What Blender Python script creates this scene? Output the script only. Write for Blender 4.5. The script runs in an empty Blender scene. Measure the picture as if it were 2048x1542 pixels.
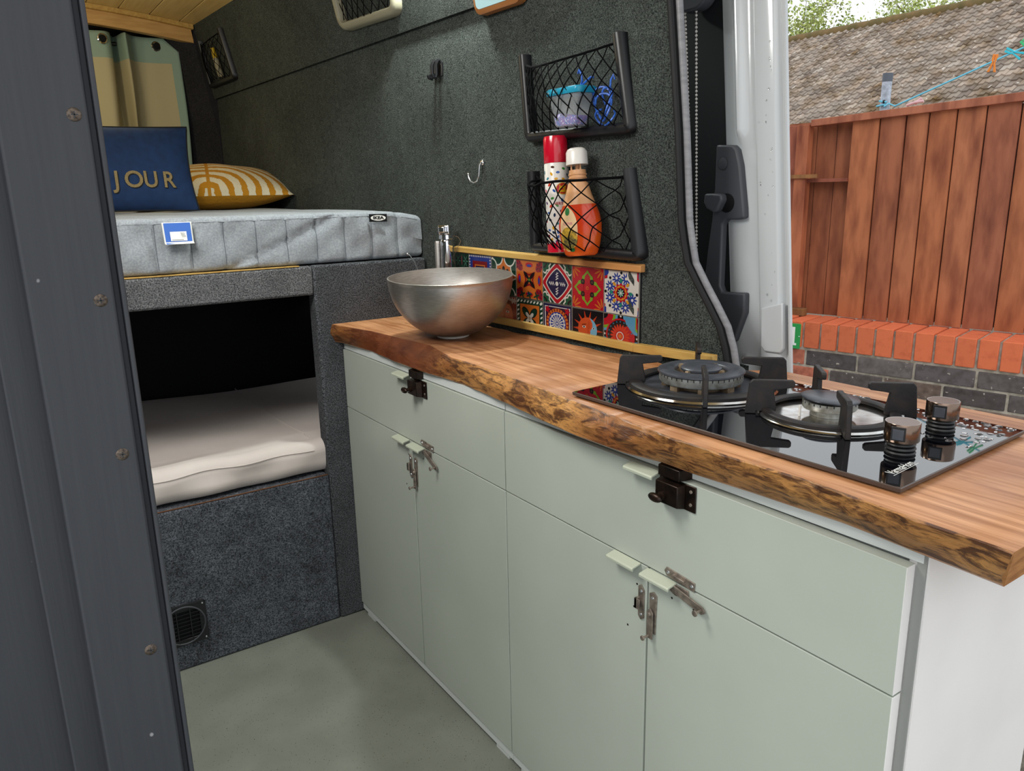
import bpy, bmesh, math, random
from math import sin, cos, pi, radians, sqrt, atan2, hypot
from mathutils import Vector, Matrix, Euler
random.seed(11)
SC = bpy.context.scene
COL = SC.collection

# ------------------------------------------------------------------ colour / materials
def lin(c):
    def f(x): return x / 12.92 if x <= .04045 else ((x + .055) / 1.055) ** 2.4
    if isinstance(c, str):
        c = c.lstrip('#'); c = [int(c[i:i + 2], 16) / 255 for i in (0, 2, 4)]
    return tuple(f(x) for x in c) + (1.0,)

def mat(name, col, rough=.5, metal=0., col2=None, nscale=5., stretch=(1, 1, 1), ndetail=4., lo=.35, hi=.65,
        bump=0., bscale=None, bstretch=None, bdist=.002, attr=False, alpha=1., trans=0., coat=0., ior=None,
        sub=0., island=0., rvar=0., speck=None, sheen=0.):
    m = bpy.data.materials.new(name); m.use_nodes = True
    nt = m.node_tree; N = nt.nodes; L = nt.links
    b = N['Principled BSDF']
    b.inputs['Roughness'].default_value = rough
    b.inputs['Metallic'].default_value = metal
    if ior: b.inputs['IOR'].default_value = ior
    if trans: b.inputs['Transmission Weight'].default_value = trans
    if coat: b.inputs['Coat Weight'].default_value = coat; b.inputs['Coat Roughness'].default_value = .08
    if alpha < 1: b.inputs['Alpha'].default_value = alpha
    if sheen: b.inputs['Sheen Weight'].default_value = sheen
    c1 = lin(col); out = None
    tc = N.new('ShaderNodeTexCoord')
    def noise(scale, st, det=4.):
        mp = N.new('ShaderNodeMapping'); mp.inputs['Scale'].default_value = st
        L.new(tc.outputs['Object'], mp.inputs['Vector'])
        n = N.new('ShaderNodeTexNoise'); n.inputs['Scale'].default_value = scale; n.inputs['Detail'].default_value = det
        L.new(mp.outputs['Vector'], n.inputs['Vector'])
        return n.outputs['Fac']
    def ramp(sock, a, bb):
        r = N.new('ShaderNodeMapRange'); r.inputs['From Min'].default_value = a; r.inputs['From Max'].default_value = bb
        L.new(sock, r.inputs['Value']); return r.outputs['Result']
    def mix(fac, A, B, mode='MIX'):
        x = N.new('ShaderNodeMix'); x.data_type = 'RGBA'; x.blend_type = mode
        if isinstance(fac, (int, float)): x.inputs['Factor'].default_value = fac
        else: L.new(fac, x.inputs['Factor'])
        for s, k in ((A, 6), (B, 7)):
            if isinstance(s, tuple): x.inputs[k].default_value = s
            else: L.new(s, x.inputs[k])
        return x.outputs[2]
    base = c1
    if attr:
        at = N.new('ShaderNodeAttribute'); at.attribute_name = 'Col'
        base = at.outputs['Color']
    nf = None
    if col2 is not None:
        nf = ramp(noise(nscale, stretch, ndetail), lo, hi)
        if attr:
            base = mix(nf, base, mix(1.0, base, lin(col2), 'MULTIPLY'))
        else:
            base = mix(nf, c1, lin(col2))
    if island:
        g = N.new('ShaderNodeNewGeometry')
        hs = N.new('ShaderNodeHueSaturation')
        v = N.new('ShaderNodeMapRange'); v.inputs['To Min'].default_value = 1 - island; v.inputs['To Max'].default_value = 1 + island
        L.new(g.outputs['Random Per Island'], v.inputs['Value']); L.new(v.outputs['Result'], hs.inputs['Value'])
        if isinstance(base, tuple): hs.inputs['Color'].default_value = base
        else: L.new(base, hs.inputs['Color'])
        base = hs.outputs['Color']
    if speck:
        sc, thr, scol = speck
        base = mix(ramp(noise(sc, (1, 1, 1), 1.), thr, thr + .03), base, lin(scol))
    if isinstance(base, tuple): b.inputs['Base Color'].default_value = base
    else: L.new(base, b.inputs['Base Color'])
    if rvar:
        rr = N.new('ShaderNodeMapRange'); rr.inputs['To Min'].default_value = rough; rr.inputs['To Max'].default_value = rough + rvar
        L.new(noise(nscale * 1.7, stretch, 3.), rr.inputs['Value']); L.new(rr.outputs['Result'], b.inputs['Roughness'])
    if bump:
        bn = N.new('ShaderNodeBump'); bn.inputs['Strength'].default_value = bump; bn.inputs['Distance'].default_value = bdist
        L.new(noise(bscale or nscale, bstretch or stretch, 3.), bn.inputs['Height'])
        L.new(bn.outputs['Normal'], b.inputs['Normal'])
    m.diffuse_color = c1
    return m

def carpet(name, a, b_, fine=330., patch=9., amt=.5):
    m = bpy.data.materials.new(name); m.use_nodes = True
    nt = m.node_tree; N = nt.nodes; L = nt.links; bs = N['Principled BSDF']
    bs.inputs['Roughness'].default_value = .95; bs.inputs['Specular IOR Level'].default_value = .15
    tc = N.new('ShaderNodeTexCoord')
    def nz(s, d):
        n = N.new('ShaderNodeTexNoise'); n.inputs['Scale'].default_value = s; n.inputs['Detail'].default_value = d
        n.inputs['Roughness'].default_value = .65
        L.new(tc.outputs['Object'], n.inputs['Vector']); return n.outputs['Fac']
    f1 = nz(fine, 2.); f2 = nz(patch, 4.); f3 = nz(60., 4.)
    mr = N.new('ShaderNodeMapRange'); mr.inputs['From Min'].default_value = .36; mr.inputs['From Max'].default_value = .68; L.new(f1, mr.inputs['Value'])
    mx = N.new('ShaderNodeMix'); mx.data_type = 'RGBA'; mx.inputs[6].default_value = lin(a); mx.inputs[7].default_value = lin(b_)
    L.new(mr.outputs['Result'], mx.inputs['Factor'])
    ad = N.new('ShaderNodeMath'); ad.operation = 'ADD'; L.new(f2, ad.inputs[0]); L.new(f3, ad.inputs[1])
    m2 = N.new('ShaderNodeMapRange'); m2.inputs['From Min'].default_value = .7; m2.inputs['From Max'].default_value = 1.3
    m2.inputs['To Min'].default_value = 1 - amt; m2.inputs['To Max'].default_value = 1 + amt; L.new(ad.outputs[0], m2.inputs['Value'])
    vm = N.new('ShaderNodeVectorMath'); vm.operation = 'SCALE'; L.new(mx.outputs[2], vm.inputs[0]); L.new(m2.outputs['Result'], vm.inputs['Scale'])
    L.new(vm.outputs['Vector'], bs.inputs['Base Color'])
    bn = N.new('ShaderNodeBump'); bn.inputs['Strength'].default_value = .6; bn.inputs['Distance'].default_value = .003
    L.new(f1, bn.inputs['Height']); L.new(bn.outputs['Normal'], bs.inputs['Normal'])
    return m

def oak_top():
    m = bpy.data.materials.new('oiled_oak'); m.use_nodes = True
    nt = m.node_tree; N = nt.nodes; L = nt.links; bs = N['Principled BSDF']
    tc = N.new('ShaderNodeTexCoord')
    def nz(s, st, d=5., dist=0.):
        mp = N.new('ShaderNodeMapping'); mp.inputs['Scale'].default_value = st; L.new(tc.outputs['Object'], mp.inputs['Vector'])
        n = N.new('ShaderNodeTexNoise'); n.inputs['Scale'].default_value = s; n.inputs['Detail'].default_value = d
        n.inputs['Distortion'].default_value = dist
        L.new(mp.outputs['Vector'], n.inputs['Vector']); return n.outputs['Fac']
    def mr(s, a, b, c=0., d=1.):
        r = N.new('ShaderNodeMapRange'); r.inputs['From Min'].default_value = a; r.inputs['From Max'].default_value = b
        r.inputs['To Min'].default_value = c; r.inputs['To Max'].default_value = d; L.new(s, r.inputs['Value']); return r.outputs['Result']
    def mix(f, A, B, mode='MIX'):
        x = N.new('ShaderNodeMix'); x.data_type = 'RGBA'; x.blend_type = mode
        L.new(f, x.inputs['Factor']) if not isinstance(f, float) else setattr(x.inputs['Factor'], 'default_value', f)
        for s, k in ((A, 6), (B, 7)):
            if isinstance(s, tuple): x.inputs[k].default_value = s
            else: L.new(s, x.inputs[k])
        return x.outputs[2]
    grain = nz(26., (3.2, .22, 3.2), 6., .6)
    fine = nz(220., (3., .06, 3.), 3.)
    patch = nz(3.2, (1.6, .7, 1), 3., .8)
    c = mix(mr(grain, .33, .68), lin('#c9946a'), lin('#98633a'))
    c = mix(mr(fine, .52, .75, 0., .35), c, lin('#5e3718'))
    c = mix(mr(patch, .5, .72, 0., .65), c, lin('#7c4628'))
    # darker wet stain round the basin foot
    sx = N.new('ShaderNodeSeparateXYZ'); L.new(tc.outputs['Object'], sx.inputs[0])
    d = N.new('ShaderNodeVectorMath'); d.operation = 'DISTANCE'; d.inputs[1].default_value = (.11, 1.2, .88); L.new(tc.outputs['Object'], d.inputs[0])
    wob = N.new('ShaderNodeMath'); wob.operation = 'MULTIPLY_ADD'; L.new(nz(14., (1, 1, 1), 4., 1.), wob.inputs[0]); wob.inputs[1].default_value = .22
    L.new(d.outputs['Value'], wob.inputs[2])
    c = mix(mr(wob.outputs[0], .15, .29, .8, 0.), c, lin('#4a2618'))
    L.new(c, bs.inputs['Base Color'])
    L.new(mr(nz(9., (1, 1, 1), 4.), .3, .7, .28, .5), bs.inputs['Roughness'])
    bn = N.new('ShaderNodeBump'); bn.inputs['Strength'].default_value = .25; bn.inputs['Distance'].default_value = .001
    L.new(fine, bn.inputs['Height']); L.new(bn.outputs['Normal'], bs.inputs['Normal'])
    return m

def bark():
    m = bpy.data.materials.new('live_edge_bark'); m.use_nodes = True
    nt = m.node_tree; N = nt.nodes; L = nt.links; bs = N['Principled BSDF']
    tc = N.new('ShaderNodeTexCoord')
    def nz(s, st, d=5., dist=0.):
        mp = N.new('ShaderNodeMapping'); mp.inputs['Scale'].default_value = st; L.new(tc.outputs['Object'], mp.inputs['Vector'])
        n = N.new('ShaderNodeTexNoise'); n.inputs['Scale'].default_value = s; n.inputs['Detail'].default_value = d
        n.inputs['Distortion'].default_value = dist; n.inputs['Roughness'].default_value = .65
        L.new(mp.outputs['Vector'], n.inputs['Vector']); return n.outputs['Fac']
    def mr(s, a, b, c=0., d=1.):
        r = N.new('ShaderNodeMapRange'); r.inputs['From Min'].default_value = a; r.inputs['From Max'].default_value = b
        r.inputs['To Min'].default_value = c; r.inputs['To Max'].default_value = d; L.new(s, r.inputs['Value']); return r.outputs['Result']
    def mix(f, A, B):
        x = N.new('ShaderNodeMix'); x.data_type = 'RGBA'; L.new(f, x.inputs['Factor'])
        for s, k in ((A, 6), (B, 7)):
            if isinstance(s, tuple): x.inputs[k].default_value = s
            else: L.new(s, x.inputs[k])
        return x.outputs[2]
    fl = nz(38., (1, .42, 1.6), 5., 1.2)
    c = mix(mr(nz(5., (1, .8, 1), 3.), .35, .65), lin('#bf8a4c'), lin('#824e28'))
    c = mix(mr(fl, .47, .60, 0., .92), c, lin('#4a2712'))
    c = mix(mr(nz(160., (1, .3, 1.5), 4., .3), .5, .68, 0., .6), c, lin('#3a2014'))
    c = mix(mr(nz(90., (1, .2, 2), 4., .5), .55, .7, 0., .7), c, lin('#2c1710'))
    # smooth dark-red stretch towards the basin end
    sx = N.new('ShaderNodeSeparateXYZ'); L.new(tc.outputs['Object'], sx.inputs[0])
    a = mr(sx.outputs['Y'], 1.02, 1.16); a2 = mr(sx.outputs['Y'], 1.42, 1.62, 1., .35)
    mm = N.new('ShaderNodeMath'); mm.operation = 'MULTIPLY'; L.new(a, mm.inputs[0]); L.new(a2, mm.inputs[1])
    c = mix(mm.outputs[0], c, mix(mr(nz(30., (1, .4, 1), 4.), .35, .7), lin('#6e3a1c'), lin('#4a2113')))
    L.new(c, bs.inputs['Base Color']); bs.inputs['Roughness'].default_value = .45
    bn = N.new('ShaderNodeBump'); bn.inputs['Strength'].default_value = .7; bn.inputs['Distance'].default_value = .003
    L.new(fl, bn.inputs['Height']); L.new(bn.outputs['Normal'], bs.inputs['Normal'])
    return m

def rainbow_fabric():
    # cream tufted half-arches on mustard cotton; object origin = middle of the front edge, +Y away, +Z up
    m = bpy.data.materials.new('tufted_arches'); m.use_nodes = True
    nt = m.node_tree; N = nt.nodes; L = nt.links; bs = N['Principled BSDF']; bs.inputs['Roughness'].default_value = .95
    at = N.new('ShaderNodeAttribute'); at.attribute_name = 'Col'      # r = arch distance, g = distance from middle line, b = top side
    sp = N.new('ShaderNodeSeparateColor'); L.new(at.outputs['Color'], sp.inputs[0])
    tc = N.new('ShaderNodeTexCoord'); nz = N.new('ShaderNodeTexNoise'); nz.inputs['Scale'].default_value = 70.; L.new(tc.outputs['Object'], nz.inputs['Vector'])
    def M(op, a, b=None, c=None):
        n = N.new('ShaderNodeMath'); n.operation = op
        for i, s in enumerate((a, b, c)):
            if s is None: continue
            if isinstance(s, (int, float)): n.inputs[i].default_value = s
            else: L.new(s, n.inputs[i])
        return n.outputs[0]
    r = M('MULTIPLY_ADD', nz.outputs['Fac'], .012, sp.outputs[0])
    w = M('SINE', M('MULTIPLY', r, 2 * pi / .048))
    band = M('GREATER_THAN', w, -.15)
    gap = M('GREATER_THAN', sp.outputs[1], .006)
    f = M('MULTIPLY', M('MULTIPLY', band, gap), sp.outputs[2])
    mx = N.new('ShaderNodeMix'); mx.data_type = 'RGBA'; mx.inputs[6].default_value = lin('#b07a12'); mx.inputs[7].default_value = lin('#cfc7ae')
    L.new(f, mx.inputs['Factor']); L.new(mx.outputs[2], bs.inputs['Base Color'])
    bn = N.new('ShaderNodeBump'); bn.inputs['Strength'].default_value = 1.; bn.inputs['Distance'].default_value = .006
    L.new(M('ADD', M('MULTIPLY', f, 1.), M('MULTIPLY', nz.outputs['Fac'], .5)), bn.inputs['Height']); L.new(bn.outputs['Normal'], bs.inputs['Normal'])
    return m

MT = {}
MT['lining'] = carpet('lining_carpet', '#1c201f', '#585e5a', 380., 5., .3)
MT['bedcarpet'] = carpet('bed_carpet', '#343638', '#828284', 300., 8., .25)
MT['columncarpet'] = carpet('shaded_column_carpet', '#232528', '#66686c', 300., 8., .25)  # bunk carpet darkened, the column's shade is in the colour
MT['boxcarpet'] = carpet('lower_box_carpet', '#2a2d32', '#6a6e76', 260., 14., .45)
MT['darkcarpet'] = carpet('pillar_carpet', '#1a1a1d', '#3a3a3e', 380., 6., .2)
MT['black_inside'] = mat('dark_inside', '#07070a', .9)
MT['post'] = mat('dark_grey_paint', '#33353a', .5, col2='#2d2f35', nscale=40, stretch=(6, 6, .25), lo=.25, hi=.75, bump=.15, bscale=60, bstretch=(6, 6, .15), bdist=.001, speck=(70, .79, '#8a8a8c'))
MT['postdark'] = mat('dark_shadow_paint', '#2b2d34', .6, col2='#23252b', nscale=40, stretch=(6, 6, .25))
MT['screw'] = mat('worn_screw', '#6e6258', .45, .7, col2='#3a322c', nscale=400)
MT['floor'] = mat('speckled_vinyl', '#7c8076', .55, col2='#71756b', nscale=6, speck=(260, .69, '#3a3b3c'), bump=.1, bscale=300)
MT['cab'] = mat('sage_cabinet', '#b4bbb1', .38, col2='#adb4aa', nscale=4, lo=.3, hi=.7)
MT['cabw'] = mat('white_melamine', '#ebe8e6', .45, col2='#e4e1df', nscale=5)
MT['cabedge'] = mat('shaded_edge_grey', '#8a8c88', .6)
MT['gap'] = mat('gap_shade', '#4a4b48', .8)
MT['strip'] = mat('pale_carcass', '#d0d5d3', .45)
MT['handle'] = mat('pale_green_pull', '#b9c0ae', .35)
MT['bronze'] = mat('dark_bronze', '#1d1917', .35, .7, col2='#35261e', nscale=60)
MT['latch'] = mat('antique_steel', '#a3978b', .42, .6, col2='#736a62', nscale=90)
MT['oak'] = oak_top(); MT['bark'] = bark()
MT['endgrain'] = mat('oak_end_grain', '#b27c48', .5, col2='#8f5c30', nscale=40, stretch=(1, 1, 3))
MT['pine'] = mat('pine_batten', '#c9a55c', .5, col2='#b48d48', nscale=30, stretch=(3, .2, 3))
MT['pine2'] = mat('orange_pine_batten', '#c08a52', .45, col2='#a8743f', nscale=30, stretch=(3, .2, 3))
MT['ceil'] = mat('varnished_planks', '#e2c486', .4, col2='#cfae6c', nscale=18, stretch=(5, .25, 3), lo=.3, hi=.75)
MT['beam'] = mat('pine_beam', '#cfa668', .5, col2='#bd9154', nscale=20, stretch=(.5, 4, 4))
MT['steel'] = mat('brushed_steel', '#cfcbc6', .36, 1., col2='#bcb6b0', nscale=60, stretch=(1, 1, 12), rvar=.1)
MT['chrome'] = mat('chrome', '#f0f0f4', .1, 1.)
MT['wire'] = mat('bright_wire', '#d0d4d8', .25, .9)
MT['glass'] = mat('black_glass', '#06070c', .02, 0., ior=2.8)
MT['glassedge'] = mat('glass_edge', '#4a3f3b', .3)
MT['iron'] = mat('cast_iron', '#18171a', .55, .2, col2='#2a2320', nscale=50, bump=.4, bscale=200, bdist=.0006)
MT['enamel'] = mat('dark_cap', '#3c3f46', .35, .2, col2='#4a4d55', nscale=40)
MT['alu'] = mat('cast_aluminium', '#c4c7c4', .5, .7, col2='#8d8a80', nscale=60)
MT['brass'] = mat('sooty_brass', '#a08c72', .5, .5, col2='#6c5844', nscale=80)
MT['plate'] = mat('polished_plate', '#d2d2d0', .12, 1., col2='#a89e94', nscale=40)
MT['knob'] = mat('bronze_chrome', '#7d6a5e', .2, 1.)
MT['knobtop'] = mat('turned_metal', '#b3aca6', .3, 1.)
MT['rubber'] = mat('black_rubber', '#0d0d10', .45)
MT['water'] = mat('water', '#ffffff', .02, trans=1., ior=1.33)
MT['attr'] = mat('printed_glaze', '#ffffff', .22, attr=True, coat=.3)
MT['attrm'] = mat('printed_matt', '#ffffff', .75, attr=True)
MT['matt'] = mat('grey_melange', '#9da3a8', .92, col2='#888d94', nscale=240, stretch=(1, 1, 1), bump=.35, bscale=420, bdist=.0015)
MT['liplow'] = mat('raw_board_edge', '#5e3a20', .8)
MT['seamgrey'] = mat('seam_grey', '#6a6f76', .95)
MT['cream'] = mat('cream_fabric', '#d8cec8', .9, col2='#cfc4be', nscale=6, bump=.1, bscale=14, bdist=.01)
MT['navy'] = mat('navy_velvet', '#1c3a66', .85, col2='#183259', nscale=40)
MT['navypipe'] = mat('black_piping', '#12141a', .8)
MT['arches'] = rainbow_fabric()
MT['mustard'] = mat('mustard_cotton', '#a8740f', .9)
MT['curtain'] = mat('curtain_cloth', '#ffffff', .85, attr=True)
MT['plastic'] = mat('black_plastic', '#141519', .38)
MT['cord'] = mat('black_cord', '#08080a', 1.)
MT['cord'].node_tree.nodes['Principled BSDF'].inputs['Specular IOR Level'].default_value = .1
MT['greyplastic'] = mat('grey_beige_plastic', '#8f8b76', .5)
MT['white'] = mat('white_plastic', '#dcd8d2', .3)
MT['redcap'] = mat('red_cap', '#c5102c', .18, coat=.5)
MT['teal'] = mat('teal_lid', '#1f8fb0', .3)
MT['clear'] = mat('clear_plastic', '#e8eef0', .15, trans=.0, alpha=.22)
MT['bluecord'] = mat('blue_glitter_cord', '#1c49a8', .35, col2='#3f7be0', nscale=300)
MT['beads'] = mat('glitter_beads', '#2b5fb8', .35, col2='#9a5fb0', nscale=120, speck=(260, .62, '#d8e4f4'))
MT['soap'] = mat('orange_soap', '#e8661c', .15, trans=.25, col2='#d8401a', nscale=9, lo=.3, hi=.6)
MT['peach'] = mat('peach_clear', '#e0a878', .25, trans=.2)
MT['hookwood'] = mat('oak_frame', '#b07440', .4, col2='#9c6434', nscale=20, stretch=(3, .3, 3))
MT['paleglass'] = mat('pale_blue_glass', '#b9dfe8', .1)
MT['seal'] = mat('grey_rubber_seal', '#8c8c90', .45, col2='#78787c', nscale=120, stretch=(.2, .2, 1))
MT['sealdark'] = mat('black_seal_band', '#101014', .7)
MT['vanpaint'] = mat('white_van_paint', '#c4c8cb', .18, coat=.5)
MT['trimgrey'] = mat('charcoal_trim', '#43454b', .5, bump=.1, bscale=900, bdist=.0004)
MT['doordark'] = mat('navy_black_trim', '#0a0c12', .7)
MT['fence'] = mat('stained_boards', '#b0603a', .7, attr=True, col2='#ab918a', nscale=7, stretch=(3, 3, .7), lo=.4, hi=.75, bump=.15, bscale=40, bstretch=(6, 6, .2), bdist=.002)
MT['coping'] = mat('orange_brick', '#d0663f', .85, attr=True, col2='#e0d0c4', nscale=30, lo=.5, hi=.9, bump=.3, bscale=120, bdist=.002)
MT['bluebrick'] = mat('blue_brick', '#55504f', .85, attr=True, col2='#b0a8a0', nscale=35, lo=.4, hi=.8, bump=.4, bscale=80, bdist=.003, speck=(60, .72, '#a89e94'))
MT['mortar'] = mat('mortar', '#bcb2a4', .95, col2='#948c7c', nscale=40)
MT['rooftile'] = mat('weathered_tiles', '#8f8078', .9, attr=True, col2='#b39a68', nscale=2.6, lo=.45, hi=.75, speck=(11, .70, '#c8c0b6'))
MT['moss'] = mat('mossy_ridge', '#7a6240', .95, col2='#5e5432', nscale=6)
MT['leaf'] = mat('spring_leaves', '#b4bd72', .7, island=.35, col2='#93a854', nscale=1.2)
MT['twig'] = mat('bark_twig', '#7a6a58', .9)
MT['render'] = mat('house_wall', '#a07058', .9)
MT['gravel'] = mat('gravel', '#8a8478', .95, col2='#5e584e', nscale=60, bump=.8, bscale=90, bdist=.02)
MT['signgreen'] = mat('green_enamel', '#2f9c50', .35)
MT['signwhite'] = mat('white_enamel', '#f4f4f0', .4)
MT['rope'] = mat('cyan_line', '#74cbe6', .6)
MT['orange'] = mat('orange_peg', '#ee8a2a', .5)
MT['cyan'] = mat('cyan_peg', '#35c4d8', .5)
MT['greenpeg'] = mat('green_peg', '#3ec07a', .5)
MT['pinkpeg'] = mat('pink_peg', '#d8b0b4', .6)
MT['pole'] = mat('grey_white_pole', '#c4ccda', .5, col2='#9aa2ae', nscale=60)
MT['poletop'] = mat('grey_cap', '#5c626c', .6)

# ------------------------------------------------------------------ mesh builder
class MB:
    def __init__(s): s.v = []; s.f = []; s.m = []; s.c = []
    def add(s, vs, fs, mi=0, col=None):
        o = len(s.v); s.v += [tuple(v) for v in vs]
        for f in fs:
            s.f.append([i + o for i in f]); s.m.append(mi); s.c.append(col)
        return s
    def box(s, x0, x1, y0, y1, z0, z1, mi=0, col=None, M=None):
        vs = [Vector((x, y, z)) for z in (z0, z1) for y in (y0, y1) for x in (x0, x1)]
        if M is not None: vs = [M @ v for v in vs]
        return s.add(vs, [(0, 2, 3, 1), (4, 5, 7, 6), (0, 1, 5, 4), (2, 6, 7, 3), (0, 4, 6, 2), (1, 3, 7, 5)], mi, col)
    def prism(s, A, B, mi=0, col=None, cap=True):
        n = len(A); fs = [(i, (i + 1) % n, n + (i + 1) % n, n + i) for i in range(n)]
        if cap: fs += [tuple(range(n - 1, -1, -1)), tuple(range(n, 2 * n))]
        return s.add(list(A) + list(B), fs, mi, col)
    def loft(s, rings, mi=0, col=None, closed=True, cap=True):
        n = len(rings[0]); vs = [p for r in rings for p in r]; fs = []
        for k in range(len(rings) - 1):
            for i in range(n if closed else n - 1):
                j = (i + 1) % n
                fs.append((k * n + i, k * n + j, (k + 1) * n + j, (k + 1) * n + i))
        if cap and closed:
            fs.append(tuple(range(n - 1, -1, -1))); fs.append(tuple((len(rings) - 1) * n + i for i in range(n)))
        return s.add(vs, fs, mi, col)
    def tube(s, path, r, n=8, mi=0, col=None, closed=False, cap=True, flat=None):
        P = [Vector(p) for p in path]; m = len(P)
        R = r if isinstance(r, (list, tuple)) else [r] * m
        T = []
        for i in range(m):
            a = P[(i - 1) % m] if (closed or i > 0) else P[0]; b = P[(i + 1) % m] if (closed or i < m - 1) else P[-1]
            t = b - a; T.append(t.normalized() if t.length > 1e-9 else Vector((0, 0, 1)))
        up = Vector((0, 0, 1)) if abs(T[0].z) < .9 else Vector((1, 0, 0))
        u = (up - T[0] * up.dot(T[0])).normalized(); rings = []
        for i in range(m):
            u = (u - T[i] * u.dot(T[i])); u = u.normalized() if u.length > 1e-9 else Vector((1, 0, 0))
            w = T[i].cross(u)
            rings.append([P[i] + (u * cos(2 * pi * k / n) + w * sin(2 * pi * k / n)) * R[i] for k in range(n)])
        if closed: rings.append(rings[0])
        return s.loft(rings, mi, col, True, cap and not closed)
    def lathe(s, prof, c=(0, 0, 0), n=32, mi=0, col=None, M=None, cap=True):
        c = Vector(c); rings = []
        for r, z in prof:
            ring = [Vector((r * cos(2 * pi * k / n), r * sin(2 * pi * k / n), z)) for k in range(n)]
            if M is not None: ring = [M @ p for p in ring]
            rings.append([p + c for p in ring])
        return s.loft(rings, mi, col, True, cap)
    def sheet(s, G, mi=0, col=None):
        nu = len(G); nv = len(G[0]); vs = [p for r in G for p in r]; fs = []; 
        o = len(s.v); s.v += [tuple(v) for v in vs]
        for i in range(nu - 1):
            for j in range(nv - 1):
                s.f.append([o + i * nv + j, o + (i + 1) * nv + j, o + (i + 1) * nv + j + 1, o + i * nv + j + 1]); s.m.append(mi)
                s.c.append(col(i, j) if callable(col) else col)
        return s
    def sphere(s, c, r, nu=12, nv=8, mi=0, col=None, sc=(1, 1, 1)):
        c = Vector(c)
        prof = [(max(1e-5, sin(pi * k / nv)) * r, -cos(pi * k / nv) * r) for k in range(nv + 1)]
        rings = [[c + Vector((rr * cos(2 * pi * k / nu) * sc[0], rr * sin(2 * pi * k / nu) * sc[1], z * sc[2])) for k in range(nu)] for rr, z in prof]
        return s.loft(rings, mi, col)
    def build(s, name, mats, parent=None, smooth=40, bevel=0., bseg=2, sub=0, solid=0.):
        me = bpy.data.meshes.new(name); me.from_pydata(s.v, [], s.f); 
        if not isinstance(mats, (list, tuple)): mats = [mats]
        for m in mats: me.materials.append(MT[m] if isinstance(m, str) else m)
        me.polygons.foreach_set('material_index', s.m)
        if any(c is not None for c in s.c):
            ca = me.color_attributes.new('Col', 'FLOAT_COLOR', 'CORNER'); data = []
            for p, c in zip(me.polygons, s.c):
                cc = c if c is not None else (1, 1, 1, 1)
                for _ in p.loop_indices: data.extend(cc)
            ca.data.foreach_set('color', data)
        me.update()
        b = bmesh.new(); b.from_mesh(me); bmesh.ops.recalc_face_normals(b, faces=b.faces); b.to_mesh(me); b.free()
        if smooth:
            me.polygons.foreach_set('use_smooth', [True] * len(me.polygons)); me.set_sharp_from_angle(angle=radians(smooth))
        o = bpy.data.objects.new(name, me); COL.objects.link(o)
        if parent is not None:
            o.parent = parent
            if parent.type == 'EMPTY' and parent.get('_w', 0): o.location = -Vector(parent.location)
        if solid:
            md = o.modifiers.new('thick', 'SOLIDIFY'); md.thickness = solid; md.offset = 0
        if bevel:
            md = o.modifiers.new('bevel', 'BEVEL'); md.width = bevel; md.segments = bseg; md.limit_method = 'ANGLE'; md.angle_limit = radians(35)
        if sub:
            md = o.modifiers.new('sub', 'SUBSURF'); md.levels = sub; md.render_levels = sub
        return o

def tag(o, label=None, cat=None, group=None, kind=None):
    if label: o['label'] = label
    if cat: o['category'] = cat
    if group: o['group'] = group
    if kind: o['kind'] = kind
    return o

def thing(name, label, cat, loc=(0, 0, 0), group=None, world=True, rot=None):
    e = bpy.data.objects.new(name, None); COL.objects.link(e); e.location = loc; e.empty_display_size = .02
    if rot: e.rotation_euler = rot
    if world and not rot: e['_w'] = 1
    return tag(e, label, cat, group)

def text_geo(s, size=1., bold=0.):
    cu = bpy.data.curves.new('t', 'FONT'); cu.body = s; cu.size = size; cu.align_x = 'CENTER'; cu.align_y = 'CENTER'; cu.offset = bold; cu.resolution_u = 4
    o = bpy.data.objects.new('t', cu); COL.objects.link(o)
    dg = bpy.context.evaluated_depsgraph_get(); me = o.evaluated_get(dg).to_mesh()
    vs = [(v.co.x, v.co.y) for v in me.vertices]; fs = [tuple(p.vertices) for p in me.polygons]
    o.evaluated_get(dg).to_mesh_clear(); bpy.data.objects.remove(o); bpy.data.curves.remove(cu)
    return vs, fs

def lerp(a, b, t): return a + (b - a) * t
def pw(pts, x):                      # piecewise linear, pts sorted by first coordinate
    if x <= pts[0][0]: return pts[0][1]
    for (a, va), (b, vb) in zip(pts, pts[1:]):
        if x <= b: return va + (vb - va) * (x - a) / (b - a)
    return pts[-1][1]
def rrect(x0, x1, y0, y1, r, n=5):
    P = []
    for cx, cy, a0 in ((x1 - r, y1 - r, 0), (x0 + r, y1 - r, 90), (x0 + r, y0 + r, 180), (x1 - r, y0 + r, 270)):
        for k in range(n + 1):
            a = radians(a0 + 90 * k / n); P.append((cx + r * cos(a), cy + r * sin(a)))
    return P
def xw(y):                            # inner face of the carpeted side wall
    x = .2913 - .0383 * (y - 1.298)
    if y < .76: x += (.76 - y) * .28
    return x
def xt(y, z): return .2913 - .0383 * (y - 1.298) - .012 - .2 * (z - 1.656)   # tilted panel above the crease
# ================================================================== SETTING
SEAL = [(.80, .555), (.903, .568), (.957, .584), (1.018, .618), (1.073, .652), (1.15, .668), (1.32, .680), (1.558, .703), (2.0, .745)]
def yseal(z): return pw(SEAL, z)

# floor (stops at the sill of the sliding door)
b = MB().box(-1.55, .405, -1.2, 3.62, -.04, 0)
tag(b.build('floor', 'floor', smooth=0), kind='structure')
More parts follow.
